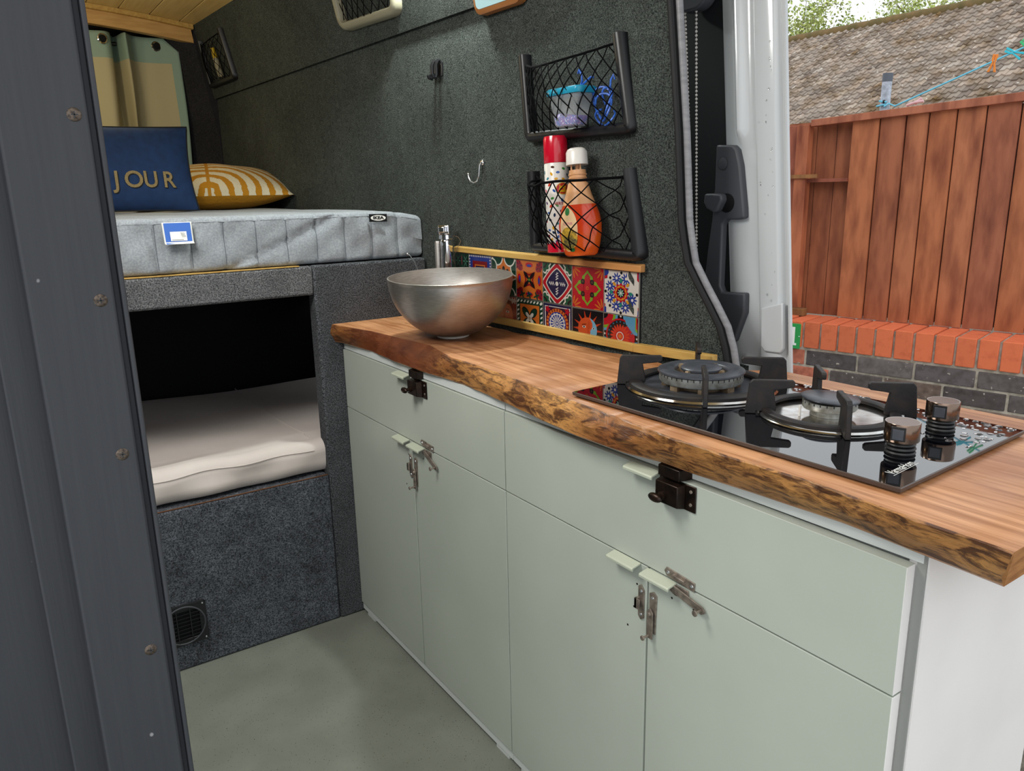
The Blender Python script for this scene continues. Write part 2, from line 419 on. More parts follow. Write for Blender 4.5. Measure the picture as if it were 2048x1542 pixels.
# carpeted side wall
b = MB()
zs = [.86 + (1.664 - .86) * k / 40 for k in range(41)]
G = []
for z in zs:
    ys = yseal(z); row = []
    for k in range(61):
        t = k / 60; y = lerp(ys, 1.2, (t / .4) ** 1.0) if t < .4 else lerp(1.2, 3.6, (t - .4) / .6)
        bulge = 0.
        if y < .80: bulge = -.008 * math.exp(-((y - .775) / .012) ** 2)
        row.append(Vector((xw(y) + bulge, y, z)))
    G.append(row)
b.sheet(G)
G2 = [[Vector((xt(y, z), y, z)) for y in [yseal(z) + (3.6 - yseal(z)) * k / 30 for k in range(31)]] for z in (1.652, 1.70, 1.8, 1.9, 2.0, 2.1)]
b.sheet(G2)
b.sheet([[Vector((xw(y) + .004, y, z)) if z > 1.655 else Vector((xt(y, 1.652), y, 1.652)) for y in [.70 + 2.9 * k / 30 for k in range(31)]] for z in (1.652, 1.6565)])
# lower part, behind the cupboards and beside the bunks
b.sheet([[Vector((.42, y, z)) for y in (.56, 1.598)] for z in (-.02, .88)])
b.sheet([[Vector((.30, y, z)) for y in (1.598, 3.6)] for z in (-.02, .88)])
tag(b.build('wall_right', 'lining', smooth=50), kind='structure')
# end face of the body side behind the rubber seal
b = MB()
zz = [.5, .62, .74] + [.80 + 1.2 * k / 30 for k in range(31)]
b.sheet([[Vector((xw(yseal(z)) + dx, yseal(z) + .003, z)) for dx in (0., .006, .012)] for z in zz])
tag(b.build('trim_1', 'sealdark', smooth=40), kind='structure')
# rubber door seal: ribbed black band and grey bulb
b = MB()
b.tube([(xw(yseal(z)) - .004, yseal(z) + .004, z) for z in zz], .0065, 8)
s2 = tag(b.build('trim_2', 'sealdark'), kind='structure')
b = MB()
b.tube([(xw(yseal(z)) + .006, yseal(z) - .009, z) for z in zz], .0068, 10)
s3 = tag(b.build('trim_3', 'seal'), kind='structure')

# rear wall, left wall
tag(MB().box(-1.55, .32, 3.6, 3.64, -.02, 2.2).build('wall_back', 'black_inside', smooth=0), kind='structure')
tag(MB().box(-1.6, -1.55, .33, 3.64, -.02, 2.2).build('wall_left', 'lining', smooth=0), kind='structure')
# dark column beside the rear curtain
b = MB()
A = [(.088, 3.47, z) for z in (0,)]
b.loft([[Vector((x + dx, y, z)) for x, y in ((.075, 3.50), (.19, 3.40), (.27, 3.40), (.27, 3.59), (.075, 3.59))] for z, dx in ((1.0, .035), (1.5, .012), (1.9, -.055), (2.05, -.075))])
tag(b.build('trim_4', 'darkcarpet', smooth=30), kind='structure')

# ceiling: planks running along the van, gently arched
def zc(x): return 2.012 - .058 * ((x + .65) / .79) ** 2
b = MB(); x = .20
k = 0
while x > -1.55:
    w = .118
    x1, x0 = x - .0015, x - w + .0015
    vs = []
    for y in (-.25, 3.6):
        vs.append([Vector((x0, y, zc(x0) + .018)), Vector((x1, y, zc(x1) + .018)), Vector((x1, y, zc(x1) + .002)), Vector((x1 - .002, y, zc(x1))), Vector((x0 + .002, y, zc(x0))), Vector((x0, y, zc(x0) + .002))])
    b.loft(vs); x -= w; k += 1
b.box(-1.56, .22, -.25, 3.62, 2.045, 2.07)
tag(b.build('ceiling', 'ceil', smooth=0), kind='structure')
# curved beam with a small moulding above the rear curtain
b = MB(); xs = [-1.5 + (1.636) * k / 24 for k in range(25)]
def strip(b, dz0, dz1, y0, y1):
    b.loft([[Vector((x, y0, zc(x) + dz1)), Vector((x, y1, zc(x) + dz1)), Vector((x, y1, zc(x) + dz0)), Vector((x, y0, zc(x) + dz0))] for x in xs])
strip(b, -.072, -.019, 3.40, 3.44)
tag(b.build('trim_5', 'beam', smooth=20), kind='structure')
b = MB(); strip(b, -.019, -.001, 3.375, 3.44)
tag(b.build('trim_6', 'pine', smooth=20), kind='structure')

# ================================================================== PARTITION (dark painted, left foreground)
t = thing('partition', 'dark grey painted wooden partition with layered upright boards on the left', 'partition', (-.85, .30, 0))
MB().box(-1.5, -.7275, .325, .34, 0, 1.98).build('back_panel', 'post', t, smooth=0)
MB().box(-.7935, -.7425, .298, .324, 0, 1.98).build('middle_board', 'post', t, bevel=.002)
MB().box(-.7695, -.711, .268, .297, 0, 1.98).build('front_post', 'post', t, bevel=.0025)
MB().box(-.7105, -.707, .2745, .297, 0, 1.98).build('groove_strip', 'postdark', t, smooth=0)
MB().box(-.7067, -.703, .268, .297, 0, 1.98).build('edge_bead', 'post', t, bevel=.0012)
for x, z in ((-.7205, 1.281), (-.7215, 1.146), (-.7225, 1.022), (-.7235, .845)):
    s = MB(); s.lathe([(.0006, .0012), (.0040, .0010), (.0050, .0002), (.0052, -.002)], (x, .268, z), 14, M=Euler((pi / 2, 0, 0)).to_matrix())
    s.box(x - .0022, x + .0022, .2666, .2680, z - .0004, z + .0004, 1); s.box(x - .0004, x + .0004, .2666, .2680, z - .0022, z + .0022, 1)
    s.build('screw', ['screw', 'postdark'], t)

# ================================================================== BUNK BED PLATFORM
YB = 1.603
t = thing('bunk_bed', 'grey carpet-covered bunk platform with a dark opening underneath', 'bed', (-.4, 2.3, 0))
MB().box(-1.5, -.066, YB, YB + .03, .963, 1.04).build('fascia', 'bedcarpet', t, bevel=.006)
MB().box(-.066, .272, YB - .003, YB + .05, 0, 1.041).build('side_column', 'columncarpet', t, bevel=.006)
MB().box(-1.5, -.0665, YB, 3.55, 0, .452).build('lower_box', 'boxcarpet', t, bevel=.006)
MB().prism([Vector(p) for p in ((-1.5, YB + .05, 1.005), (.268, YB + .05, 1.005), (.205, 3.4, 1.005), (-1.5, 3.4, 1.005))], [Vector(p) for p in ((-1.5, YB + .05, 1.039), (.268, YB + .05, 1.039), (.205, 3.4, 1.039), (-1.5, 3.4, 1.039))]).build('upper_deck', 'darkcarpet', t, smooth=0)
MB().box(-1.5, -.10, YB + .001, YB + .03, 1.0405, 1.0425).build('deck_edge', 'pine', t, smooth=0)
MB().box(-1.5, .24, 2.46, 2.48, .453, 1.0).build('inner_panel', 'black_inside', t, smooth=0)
MB().box(-1.5, -.07, YB + .0015, YB + .006, .4522, .4540).build('wood_lip', 'liplow', t, smooth=0)
MB().box(-.066, .285, YB + .051, 2.46, .30, .452).build('lower_deck', 'darkcarpet', t, smooth=0)

# heater vent in the lower box
t = thing('heater_vent', 'round black louvred heater vent low on the grey bunk front', 'vent', (-.49, YB, .13))
cx, cz = -.4945, .131; h = .0585
b = MB(); n = 40
sq = []
ci = []
rr = rrect(-h, h, -h, h, .009, 9)
for px, pz in rr:
    a = atan2(pz, px); sq.append((px, pz)); ci.append((.0515 * cos(a), .0515 * sin(a)))
def ring(P, y): return [Vector((cx + p[0], y, cz + p[1])) for p in P]
b.loft([ring(ci, YB - .001), ring(sq, YB - .001), ring([(p[0] * .97, p[1] * .97) for p in sq], YB - .006), ring([(p[0] * 1.03, p[1] * 1.03) for p in ci], YB - .006), ring(ci, YB - .004), ring(ci, YB - .001)], cap=False)
b.build('frame', 'plastic', t)
b = MB(); b.lathe([(.0515, 0), (.0515, .001)], (cx, YB - .0012, cz), 30, M=Euler((pi / 2, 0, 0)).to_matrix()); b.build('duct', 'black_inside', t)
b = MB()
for k in range(-4, 5):
    zz_ = k * .0105; w = sqrt(max(.0, .0515 ** 2 - zz_ ** 2))
    b.box(cx - w, cx + w, YB - .0075, YB - .002, cz + zz_ - .0008, cz + zz_ + .0008, M=None)
for k in (-1, 1):
    xx = k * .017; w = sqrt(.0515 ** 2 - xx ** 2); b.box(cx + xx - .0012, cx + xx + .0012, YB - .008, YB - .002, cz - w, cz + w)
b.build('grille', 'plastic', t, smooth=0)
b = MB(); b.tube([(cx + .0525 * cos(2 * pi * k / 40), YB - .0065, cz + .0525 * sin(2 * pi * k / 40)) for k in range(40)], .0022, 8, closed=True); b.build('rim', 'trimgrey', t)
for sx in (-1, 1):
    for sz in (-1, 1):
        b = MB(); b.lathe([(.0028, 0), (.0022, .0012), (.0004, .0014)], (cx + sx * .05, YB - .006, cz + sz * .05), 10, M=Euler((pi / 2, 0, 0)).to_matrix()); b.build('screw', 'wire', t)

# lower mattress
def soft_box(x0, x1, y0, y1, z0, z1, r, fn=None, nx=60, ny=30, nr=6):
    """rounded slab as one lofted shell; fn(p, where) may displace"""
    b = MB(); prof = []
    for k in range(nr + 1):
        a = pi / 2 * k / nr; prof.append((r - r * sin(a), z0 + r - r * cos(a)))
    for k in range(1, 8): prof.append((0, lerp(z0 + r, z1 - r, k / 8)))
    for k in range(nr + 1):
        a = pi / 2 * k / nr; prof.append((r - r * cos(a), z1 - r + r * sin(a)))
    per = []
    X = [lerp(x0, x1, k / nx) for k in range(nx + 1)]; Y = [lerp(y0, y1, k / ny) for k in range(ny + 1)]
    per += [(x, y0, 0, -1) for x in X[:-1]] + [(x1, y, 1, 0) for y in Y[:-1]] + [(x, y1, 0, 1) for x in X[:0:-1]] + [(x0, y, -1, 0) for y in Y[:0:-1]]
    cxx, cyy = (x0 + x1) / 2, (y0 + y1) / 2
    def place(px, py, ins, z):
        x = min(max(px, x0 + ins), x1 - ins); y = min(max(py, y0 + ins), y1 - ins)
        rc = .03
        return Vector((x, y, z))
    rings = []
    for ins, z in prof:
        rings.append([fn(place(px, py, ins, z)) if fn else place(px, py, ins, z) for px, py, _, _ in per])
    b.loft(rings, cap=False)
    # top and bottom grids
    ins = r
    for z, flip in ((z1, 1), (z0, 0)):
        G = [[place(lerp(x0, x1, i / nx), lerp(y0, y1, j / ny), ins, z) for j in range(ny + 1)] for i in range(nx + 1)]
        if fn: G = [[fn(p) for p in row] for row in G]
        b.sheet(G)
    return b
def wrinkle(p):
    p = p.copy()
    d = .002 * sin(p.x * 21 + p.z * 60) * sin(p.x * 7.3 + 1.) + .0022 * sin(p.x * 34 + p.y * 20 - p.z * 45)
    if p.y < 1.68: p.y += d * 1.4; p.z += d * .6 * (1 if p.z > .5 else .2)
    elif p.z > .5: p.z += .004 * sin(p.x * 9 + p.y * 13) + .006 * sin(p.y * 5 - p.x * 4)
    return p
t = thing('lower_mattress', 'cream white mattress lying in the dark opening under the bed', 'mattress', (-.5, 2., .455))
soft_box(-1.45, .24, 1.618, 2.42, .456, .552, .034, wrinkle).build('mattress_cover', 'cream', t, smooth=60)
b = MB(); b.tube([wrinkle(Vector((x, 1.6205, .530))) + Vector((0, -.0018, 0)) for x in [-1.4 + 1.3 * k / 60 for k in range(61)]], .0016, 6)
b.build('piping', 'cream', t)
b = MB()
for xx in (-.098,):
    b.tube([(xx, y, wrinkle(Vector((xx, y, .552))).z + .0004) for y in [1.66 + .75 * k / 30 for k in range(31)]], .0016, 6)
b.build('seam', 'cream', t)

# upper mattress
SEAMS = [-.44 + .0795 * k for k in range(-12, 9)]
def quilt(p):
    p = p.copy()
    if p.x > 0: p.x -= (p.y - 1.614) * .04 * p.x / .274
    if p.y < 1.70:
        ds = min(abs(p.x - s) for s in SEAMS)
        side = max(0., 1 - (p.y - 1.618) / .05)
        groove = .004 * math.exp(-(ds / .006) ** 2) - .0015 * sin(pi * min(1, ds / .04)) 
        w = .0025 * sin((p.x * .75 + p.z * 1.0) * 46) * sin(p.x * 5 + .7) + .001 * sin(p.x * 60 - p.z * 90)
        w += .008 * math.exp(-(((p.x + .18) * .42 - (p.z - 1.085)) / .010) ** 2) * (1 if -.34 < p.x < .02 else 0)
        p.y += side * (groove + w)
        if p.z > 1.15: p.z += -.002 * math.exp(-(ds / .006) ** 2)
    else:
        p.z += .0025 * sin(p.x * 22 + p.y * 9) * (1 if p.z > 1.1 else 0)
    if p.x > .12:
        f = (p.x - .12) / .17
        p.y += .010 * f * f * max(0, 1 - (p.y - 1.6) / .5)
        if p.z > 1.1: p.z -= .022 * f * f
    return p
t = thing('mattress', 'light grey quilted mattress on top of the carpeted bunk platform', 'mattress', (-.5, 2.4, 1.043))
soft_box(-1.48, .274, 1.614, 3.36, 1.044, 1.176, .014, quilt, nx=420, ny=24).build('mattress_cover', 'matt', t, smooth=60)
b = MB(); b.tube([quilt(Vector((x, 1.6155, 1.163))) + Vector((0, -.001, .001)) for x in [-1.4 + 1.66 * k / 130 for k in range(131)]], .0013, 6); b.build('seam_piping', 'matt', t)
for s_ in SEAMS:
    if -.9 < s_ < .25:
        b = MB(); b.tube([quilt(Vector((s_, 1.614, z_))) + Vector((0, -.0010, 0)) for z_ in [1.056 + .106 * k / 10 for k in range(11)]], .0009, 5)
        b.build('quilt_seam', 'seamgrey', t)
# woven brand tag
tg = MB()
def onm(x, z, off=0): return Vector((x, 1.6035, z))
tagm = MB(); cxT, czT = .133, 1.1575
P = [onm(cxT - .0265, czT + .0115), onm(cxT + .0265, czT + .0105), onm(cxT + .0265, czT - .0105), onm(cxT - .0265, czT - .0095)]
Vd = (P[1] - P[0]).normalized()
tagm.prism(P, [p + Vector((0, .0015, 0)) for p in P])
o = tagm.build('brand_tag', 'plastic', t, smooth=0); o['label'] = 'small black and white woven brand tag'
def tagpt(u, v, k): 
    f = (u + .0265) / .053; a = P[0].lerp(P[1], f); d = P[3].lerp(P[2], f); return d.lerp(a, (v + .0105) / .021) + Vector((0, -.0004 * k, 0))
e = MB(); e.add([tagpt(.0225 * cos(2 * pi * k / 32), .0075 * sin(2 * pi * k / 32), 1) for k in range(32)], [tuple(range(32))])
oe = e.build('tag_oval', 'signwhite', o, smooth=0)
vs, fs = text_geo('IKEA', .0125, .0006); e = MB(); e.add([tagpt(x * 1.22, y * .9, 2) for x, y in vs], fs); e.build('tag_lettering', 'plastic', o, smooth=0)
# paper label, curling up at the bottom
lab = MB(); xc0, xc1 = -.424, -.357
def paper(u, v, k=0.):
    x = lerp(xc0, xc1, u) + .004 * (1 - v) * (0 if u > .5 else .2); z = lerp(1.112, 1.166, v)
    y = 1.603 - .006 * (1 - v) - .0005 * k - .002 * sin(u * pi)
    if v < .12: z += (.12 - v) * .03; y -= (.12 - v) * .05
    return Vector((x, y, z))
lab.sheet([[paper(i / 8, j / 12) for j in range(13)] for i in range(9)])
ol = lab.build('care_label', 'signwhite', t, solid=.0006); ol['label'] = 'blue and white paper product label'
def lp(name, poly, m, k): 
    e = MB(); e.add([paper(u, v, k) for u, v in poly], [tuple(range(len(poly)))]); return e.build(name, m, ol, smooth=0)
MT['lblue'] = mat('label_blue', '#3a6cc4', .5)
lb = MB(); lb.sheet([[paper(lerp(.05, .95, i / 6), lerp(.16, .98, j / 6), 2) for j in range(7)] for i in range(7)]); lb.build('blue_panel', 'lblue', ol)
lp('white_panel', [(.22, .2), (.78, .2), (.78, .6), (.22, .6)], 'signwhite', 4)
for k in range(3):
    e = MB(); e.tube([paper(.58 + .045 * k + .07 * s, .56 - .2 * s + .012 * sin(s * 6), 5) for s in [q / 6 for q in range(7)]], .00035, 4); e.build('printed_line', 'plastic', ol)
e = MB(); e.tube([paper(.26, .25, 5), paper(.66, .25, 5)], .0004, 4); e.build('printed_line', 'plastic', ol)
lp('blue_fold', [(.05, .02), (.36, .06), (.05, .13)], 'lblue', 3)

# ---- cushions
def cushion(W, H, T, n=28, pinch=.05, corner=2.2):
    def P(u, v, side):
        e = (1 - abs(u) ** corner) ; f = (1 - abs(v) ** corner)
        th = T / 2 * (max(0, e) ** .55) * (max(0, f) ** .55)
        x = u * W / 2 * (1 - pinch * (1 - abs(v) ** 2) * abs(u)); z = v * H / 2 * (1 - pinch * (1 - abs(u) ** 2) * abs(v))
        th += .0025 * sin(u * 9 + v * 4) * e * f
        return Vector((x, side * -th, z))
    return P
# navy lettered cushion, standing, leaning back
P = cushion(.545, .285, .11)
rot = Euler((radians(-9), 0, radians(3)))
tN = thing('cushion', 'navy blue cushion with gold lettering standing on the grey mattress', 'cushion', (-.398, 2.52, 1.319), world=False, rot=rot)
b = MB(); n = 30
for side in (1, -1): b.sheet([[P(-1 + 2 * i / n, -1 + 2 * j / n, side) for j in range(n + 1)] for i in range(n + 1)])
b.build('cover', 'navy', tN, smooth=60)
b = MB(); edge = [P(-1 + 2 * k / n, 1, 1) for k in range(n)] + [P(1, 1 - 2 * k / n, 1) for k in range(n)] + [P(1 - 2 * k / n, -1, 1) for k in range(n)] + [P(-1, -1 + 2 * k / n, 1) for k in range(n)]
b.tube(edge, .0032, 6, closed=True); b.build('piping', 'navypipe', tN)
MT['goldthread'] = mat('gold_thread', '#a08a5a', .6, col2='#8a7446', nscale=200)
cxs = {'B': -.178, 'O': -.116, 'N': -.052, 'J': .012, 'o': .064, 'U': .117, 'R': .176}
for off, dx, m, nm in ((.0015, .0035, 'navypipe', 'lettering_shadow'), (.0030, 0, 'goldthread', 'lettering')):
    e = MB()
    for k_, cx_ in cxs.items():
        vs, fs = text_geo(k_.upper(), .073, .0012)
        sxx = 1.0 if k_ in 'Oo' else .92
        pts = []
        for x, y in vs:
            X = cx_ + x * sxx + dx; Z = -.045 + y - dx * .7
            p = P(X / .2725, Z / .1475, 1); pts.append(Vector((X, p.y - off, Z)))
        e.add(pts, fs)
    e.build(nm, m, tN, smooth=0)
# tufted mustard cushion, lying, tilted up at the back
P2 = cushion(.60, .46, .165, pinch=.04)
tY = thing('cushion', 'mustard yellow cushion with cream tufted arches lying behind the navy one', 'cushion', (-.005, 2.850, 1.262), world=False, rot=Euler((radians(9), 0, radians(-13))))
b = MB(); n = 44
for side in (1, -1):
    def colf(i, j, side=side):
        u = -1 + 2 * (i + .5) / n; v = -1 + 2 * (j + .5) / n
        x = u * .30; y = (v + 1) * .23
        return (hypot(x, y * .92), abs(x), 1.0 if side > 0 else 0.0, 1)
    G = []
    for i in range(n + 1):
        row = []
        for j in range(n + 1):
            p = P2(-1 + 2 * i / n, -1 + 2 * j / n, side); row.append(Vector((p.x, p.z, -p.y)))
        G.append(row)
    b.sheet(G, 0, colf)
o = b.build('cover', 'arches', tY, smooth=60)
# smooth the attribute per corner so the arches are continuous
me = o.data; ca = me.color_attributes['Col']
for p in me.polygons:
    for li, vi in zip(p.loop_indices, p.vertices):
        v = me.vertices[vi].co; ca.data[li].color = (hypot(v.x, (v.y + .225) * .95), abs(v.x), 1.0 if p.center.z > 0 else 0.0, 1)

# ---- curtain and rod
t = thing('curtain', 'beige eyelet curtain with mint green borders at the rear window', 'curtain', (-.2, 3.47, 1.05))
plan = [(.085, 3.455), (.02, 3.475), (-.06, 3.485), (-.105, 3.47), (-.128, 3.425), (-.135, 3.40), (-.142, 3.425), (-.150, 3.49), (-.165, 3.545), (-.185, 3.50), (-.195, 3.43), (-.215, 3.41), (-.27, 3.425), (-.33, 3.46), (-.36, 3.53), (-.40, 3.46), (-.43, 3.42), (-.50, 3.43), (-.56, 3.50), (-.60, 3.54)]
def samp(plan, n):
    L = [0]
    for a, c in zip(plan, plan[1:]): L.append(L[-1] + hypot(c[0] - a[0], c[1] - a[1]))
    out = []
    for k in range(n + 1):
        s = L[-1] * k / n
        for i in range(len(plan) - 1):
            if s <= L[i + 1] + 1e-9:
                f = (s - L[i]) / (L[i + 1] - L[i]); out.append((lerp(plan[i][0], plan[i + 1][0], f), lerp(plan[i][1], plan[i + 1][1], f), s)); break
    return out
S = samp(plan, 130)
# soften the corners
for _ in range(2):
    S = [S[0]] + [((S[i - 1][0] + 2 * S[i][0] + S[i + 1][0]) / 4, (S[i - 1][1] + 2 * S[i][1] + S[i + 1][1]) / 4, S[i][2]) for i in range(1, len(S) - 1)] + [S[-1]]
zr = [1.12 + (1.80 - 1.12) * k / 20 for k in range(21)] + [1.83, 1.86, 1.885, 1.903]
MINT, BEIGE = lin('#8fa89c'), lin('#b9b190')
b = MB()
G = []
for x, y, s in S:
    row = []
    for z in zr:
        lean = .02 * (1.9 - z)
        xx = x + lean * .0 + (.004 * sin(z * 9 + s * 20))
        top = z if s > .06 or z < 1.80 else z - (.06 - s) * .9 * ((z - 1.80) / .103)
        row.append(Vector((xx, y, top)))
    G.append(row)
b.sheet(G, 0, lambda i, j: MINT if zr[j] > 1.79 or S[i][2] < .026 else BEIGE)
b.build('cloth', 'curtain', t, smooth=60, solid=.0015)
for (ex, ey, ez, ry) in ((-.006, 3.474, 1.868, .25), (-.226, 3.405, 1.871, .35), (-.47, 3.42, 1.872, 0)):
    e = MB(); M_ = Euler((pi / 2, 0, ry)).to_matrix()
    pts = [Vector((ex, ey, ez)) + M_ @ Vector((.0175 * cos(2 * pi * k / 28), .0175 * sin(2 * pi * k / 28), 0)) for k in range(28)]
    e.tube(pts, .0042, 8, closed=True); oe = e.build('eyelet', 'chrome', t)
    e = MB(); e.lathe([(.0145, .004), (.0145, .0045)], (ex, ey - .002, ez), 24, M=M_); e.build('eyelet_hole', 'black_inside', oe)
t = thing('curtain_rod', 'black curtain rod running under the pine beam', 'curtain rod', (-.4, 3.50, 1.872))
b = MB(); b.tube([(-1.3, 3.512, 1.872), (.13, 3.512, 1.872)], .008, 12); b.build('rod', 'plastic', t)
b = MB(); b.tube([(-.072, 3.512, 1.872), (-.055, 3.512, 1.872)], .0095, 12); b.build('joint_ring', 'chrome', t)
# ================================================================== KITCHEN CUPBOARDS
ZS, ZT, ZP = .6435, .808, .0345
def pull(yc, ztop, parent, w=.062):
    """small lipped pull on the top edge of a front"""
    b = MB()
    prof = [(.000, .0), (-.0185, -.0035), (-.0200, -.0055), (-.0195, -.0095), (-.0175, -.0095), (-.0172, -.0068), (-.0160, -.0058), (.0, -.0025)]
    b.prism([Vector((x, yc - w / 2, ztop + z)) for x, z in prof], [Vector((x, yc + w / 2, ztop + z)) for x, z in prof])
    return b.build('pull_handle', 'handle', parent, bevel=.0004)
RX = Euler((0, -pi / 2, 0)).to_matrix()       # local z -> -x (out of the cupboard fronts)
def knob_latch(yc, parent):
    """dark cupboard catch on the drawer with an oval turn knob"""
    b = MB()
    y0, y1 = yc - .036, yc + .036
    b.box(-.0025, 0, y0, y1, .766, .806)
    b.prism([Vector((-.0025, y, z)) for y, z in ((y0 + .019, .767), (y1 - .004, .767), (y1 - .004, .805), (y0 + .019, .805))],
            [Vector((-.017, y, z)) for y, z in ((y0 + .022, .770), (y1 - .006, .770), (y1 - .006, .803), (y0 + .022, .803))])
    o = b.build('cupboard_catch', 'bronze', parent, bevel=.0012)
    b = MB(); c = Vector((-.017, yc + .014, .783))
    b.lathe([(.0065, 0), (.0065, .004), (.004, .005), (.0038, .012)], c, 14, M=RX)
    b.sphere(c + Vector((-.016, 0, 0)), .01, 16, 10, sc=(.55, 1.35, .7))
    b.build('turn_knob', 'bronze', o)
    for z in (.777, .797):
        b = MB(); b.lathe([(.0028, 0), (.0024, .001), (.0004, .0012)], (-.0025, y0 + .009, z), 10, M=RX); b.build('screw', 'latch', o)
    return o
def keeper(yc, parent):
    b = MB(); y0, y1 = yc - .036, yc + .036
    b.box(.016, .021, y0, y1, .809, .829)
    b.prism([Vector((.018, y, z)) for y, z in ((y0 + .02, .809), (y1 - .003, .809), (y1 - .003, .829), (y0 + .02, .829))],
            [Vector((-.012, y, z)) for y, z in ((y0 + .024, .8095), (y1 - .006, .8095), (y1 - .006, .826), (y0 + .024, .826))])
    return b.build('catch_keeper', 'bronze', parent, bevel=.001)
def plate(pts, th, x0=0.):
    b = MB(); b.prism([Vector((x0, y, z)) for y, z in pts], [Vector((x0 - th, y, z)) for y, z in pts]); return b
def screw_x(y, z, x, parent, r=.0030):
    b = MB(); b.lathe([(r, 0), (r * .85, .0009), (r * .2, .0011)], (x, y, z), 12, M=RX); b.box(x - .0016, x - .0010, y - r * .7, y + r * .7, z - .0003, z + .0003); return b.build('screw', 'wire', parent)
def rotpts(pts, c, a): return [(c[0] + (y - c[0]) * cos(a) - (z - c[1]) * sin(a), c[1] + (y - c[0]) * sin(a) + (z - c[1]) * cos(a)) for y, z in pts]

def front(y0, y1, z0, z1, name, par):
    b = MB().box(0, .018, y0, y1, z0, z1)
    if y0 < .01: b.m[2] = 1
    return b.build(name, ['cab', 'cabw'], par, bevel=.0007)
def cupboard(y0, y1, name_label, ylatch, ypull, yp1, yp2, ym, near):
    t = thing('base_cabinet', name_label, 'cabinet', (.19, (y0 + y1) / 2, 0), 'sage green base cabinets under the worktop')
    b = MB(); g = .0012
    e0, e1 = (y0 - .008 if near else y0 + .001), (y1 - .001 if near else y1 - .004)
    b.box(.021, .368, e0, e0 + .018, .012, .8292, 1 if near else 0); b.box(.021, .37, e1 - .018, e1, .012, .8292)
    b.box(.030, .37, e0 + .018, e1 - .018, .795, .829, 0); xa = .0185 if near else .0035
    b.prism([Vector(p) for p in ((xa, e0 + .001, .8105), (.034, e0 + .001, .8105), (.034, e0 + .001, .829), (xa, e0 + .001, .829))], [Vector(p) for p in ((.0035, e1 - .0005, .8105), (.034, e1 - .0005, .8105), (.034, e1 - .0005, .829), (.0035, e1 - .0005, .829))], 0); b.box(.0212, .37, e0 + .018, e1 - .018, .0125, .03); b.box(.366, .37, e0 + .018, e1 - .018, .03, .812)
    b.box(.0212, .36, (y0 + y1) / 2 - .009, (y0 + y1) / 2 + .009, .03, .63, 2)  # centre stile coloured dark to stand for shade between the doors
    b.build('carcass', ['strip', 'cabw', 'gap'], t, smooth=0)
    if near:
        o = MB().box(.0212, .371, -.0125, -.0083, .0, .8292).build('side_panel', 'cabw', t, smooth=0); o['label'] = 'white end panel'
        MB().box(.0185, .0225, -.0105, .0, .012, .828).build('edge_strip', 'cabedge', t, smooth=0)  # grey puts the shade on the carcass front edge into its colour
    # plinth strip with little feet
    b = MB(); b.box(.004, .020, e0, e1, .0115, .0325)
    for f in (e0 + .02, e1 - .075): b.box(.006, .05, f, f + .05, .0002, .0115)
    b.build('plinth_strip', 'strip', t, smooth=0)
    # drawer
    d = front(y0 + g, y1 - g - (0.003 if not near else 0), ZS + g, ZT, 'drawer_front', t)
    pull(ypull, ZT + .0012, d)
    knob_latch(ylatch, d); keeper(ylatch, t)
    # doors
    dl = front(ym + .0022, y1 - g - (0.003 if not near else 0), ZP, ZS - g, 'door', t)
    dr = front(y0 + g, ym - .0022, ZP, ZS - g, 'door', t)
    pull(yp1, ZS + .0004, dl); pull(yp2, ZS - .001, dr)
    # vertical flip latch across the two doors
    z0 = .606
    cp = plate([(ym + .006, z0 - .055), (ym + .013, z0 - .060), (ym + .019, z0 - .054), (ym + .019, z0 - .002), (ym + .013, z0 + .002), (ym + .006, z0 - .006)], .0022).build('latch_plate', 'latch', dl, bevel=.0004)
    b = MB(); b.box(-.0085, -.002, ym + .0165, ym + .0215, z0 - .040, z0 - .022); b.box(-.0085, -.006, ym + .010, ym + .0215, z0 - .040, z0 - .022); b.build('latch_hook', 'latch', cp, bevel=.0004)
    for zz_ in (z0 - .009, z0 - .050): screw_x(ym + .0125, zz_, -.0022, cp)
    hp = plate([(ym - .006, z0 - .07), (ym - .020, z0 - .072), (ym - .022, z0 - .004), (ym - .015, z0 + .001), (ym - .006, z0 - .004)], .0022).build('latch_plate', 'latch', dr, bevel=.0004)
    b = plate([(ym - .006, z0 - .034), (ym - .012, z0 - .027), (ym - .018, z0 - .034), (ym - .018, z0 - .080), (ym - .006, z0 - .080)], .0022, -.0045)
    b.lathe([(.002, 0), (.002, .012), (.0042, .0125), (.0042, .0145), (.001, .015)], (-.0067, ym - .011, z0 - .075), 12, M=RX)
    b.lathe([(.0035, 0), (.0035, .002), (.001, .0035)], (-.0067, ym - .012, z0 - .037), 12, M=RX)
    b.build('latch_arm', 'latch', hp, bevel=.0003)
    screw_x(ym - .013, z0 - .010, -.0022, hp)
    # slanted flip latch between right door and drawer
    yd = ym - .066 if near else ym - .075
    c = (yd, ZS + .006)
    P = rotpts([(yd - .031, ZS + .002), (yd + .024, ZS + .002), (yd + .030, ZS + .009), (yd + .026, ZS + .016), (yd - .031, ZS + .016)], c, radians(4))
    up = plate(P, .0022).build('latch_plate', 'latch', d, bevel=.0004)
    for k in (.022, -.026): screw_x(*rotpts([(yd + k, ZS + .009)], c, radians(4))[0], -.0022, up)
    b = plate(rotpts([(yd - .014, ZS + .0065), (yd + .010, ZS + .0065), (yd + .010, ZS + .0125), (yd - .014, ZS + .0125)], c, radians(4)), .005, -.002); b.build('latch_hook', 'latch', up, bevel=.0005)
    low = plate([(yd - .020, ZS - .004), (yd + .022, ZS - .003), (yd + .024, ZS - .016), (yd + .006, ZS - .022), (yd - .020, ZS - .017)], .0022).build('latch_plate', 'latch', dr, bevel=.0004)
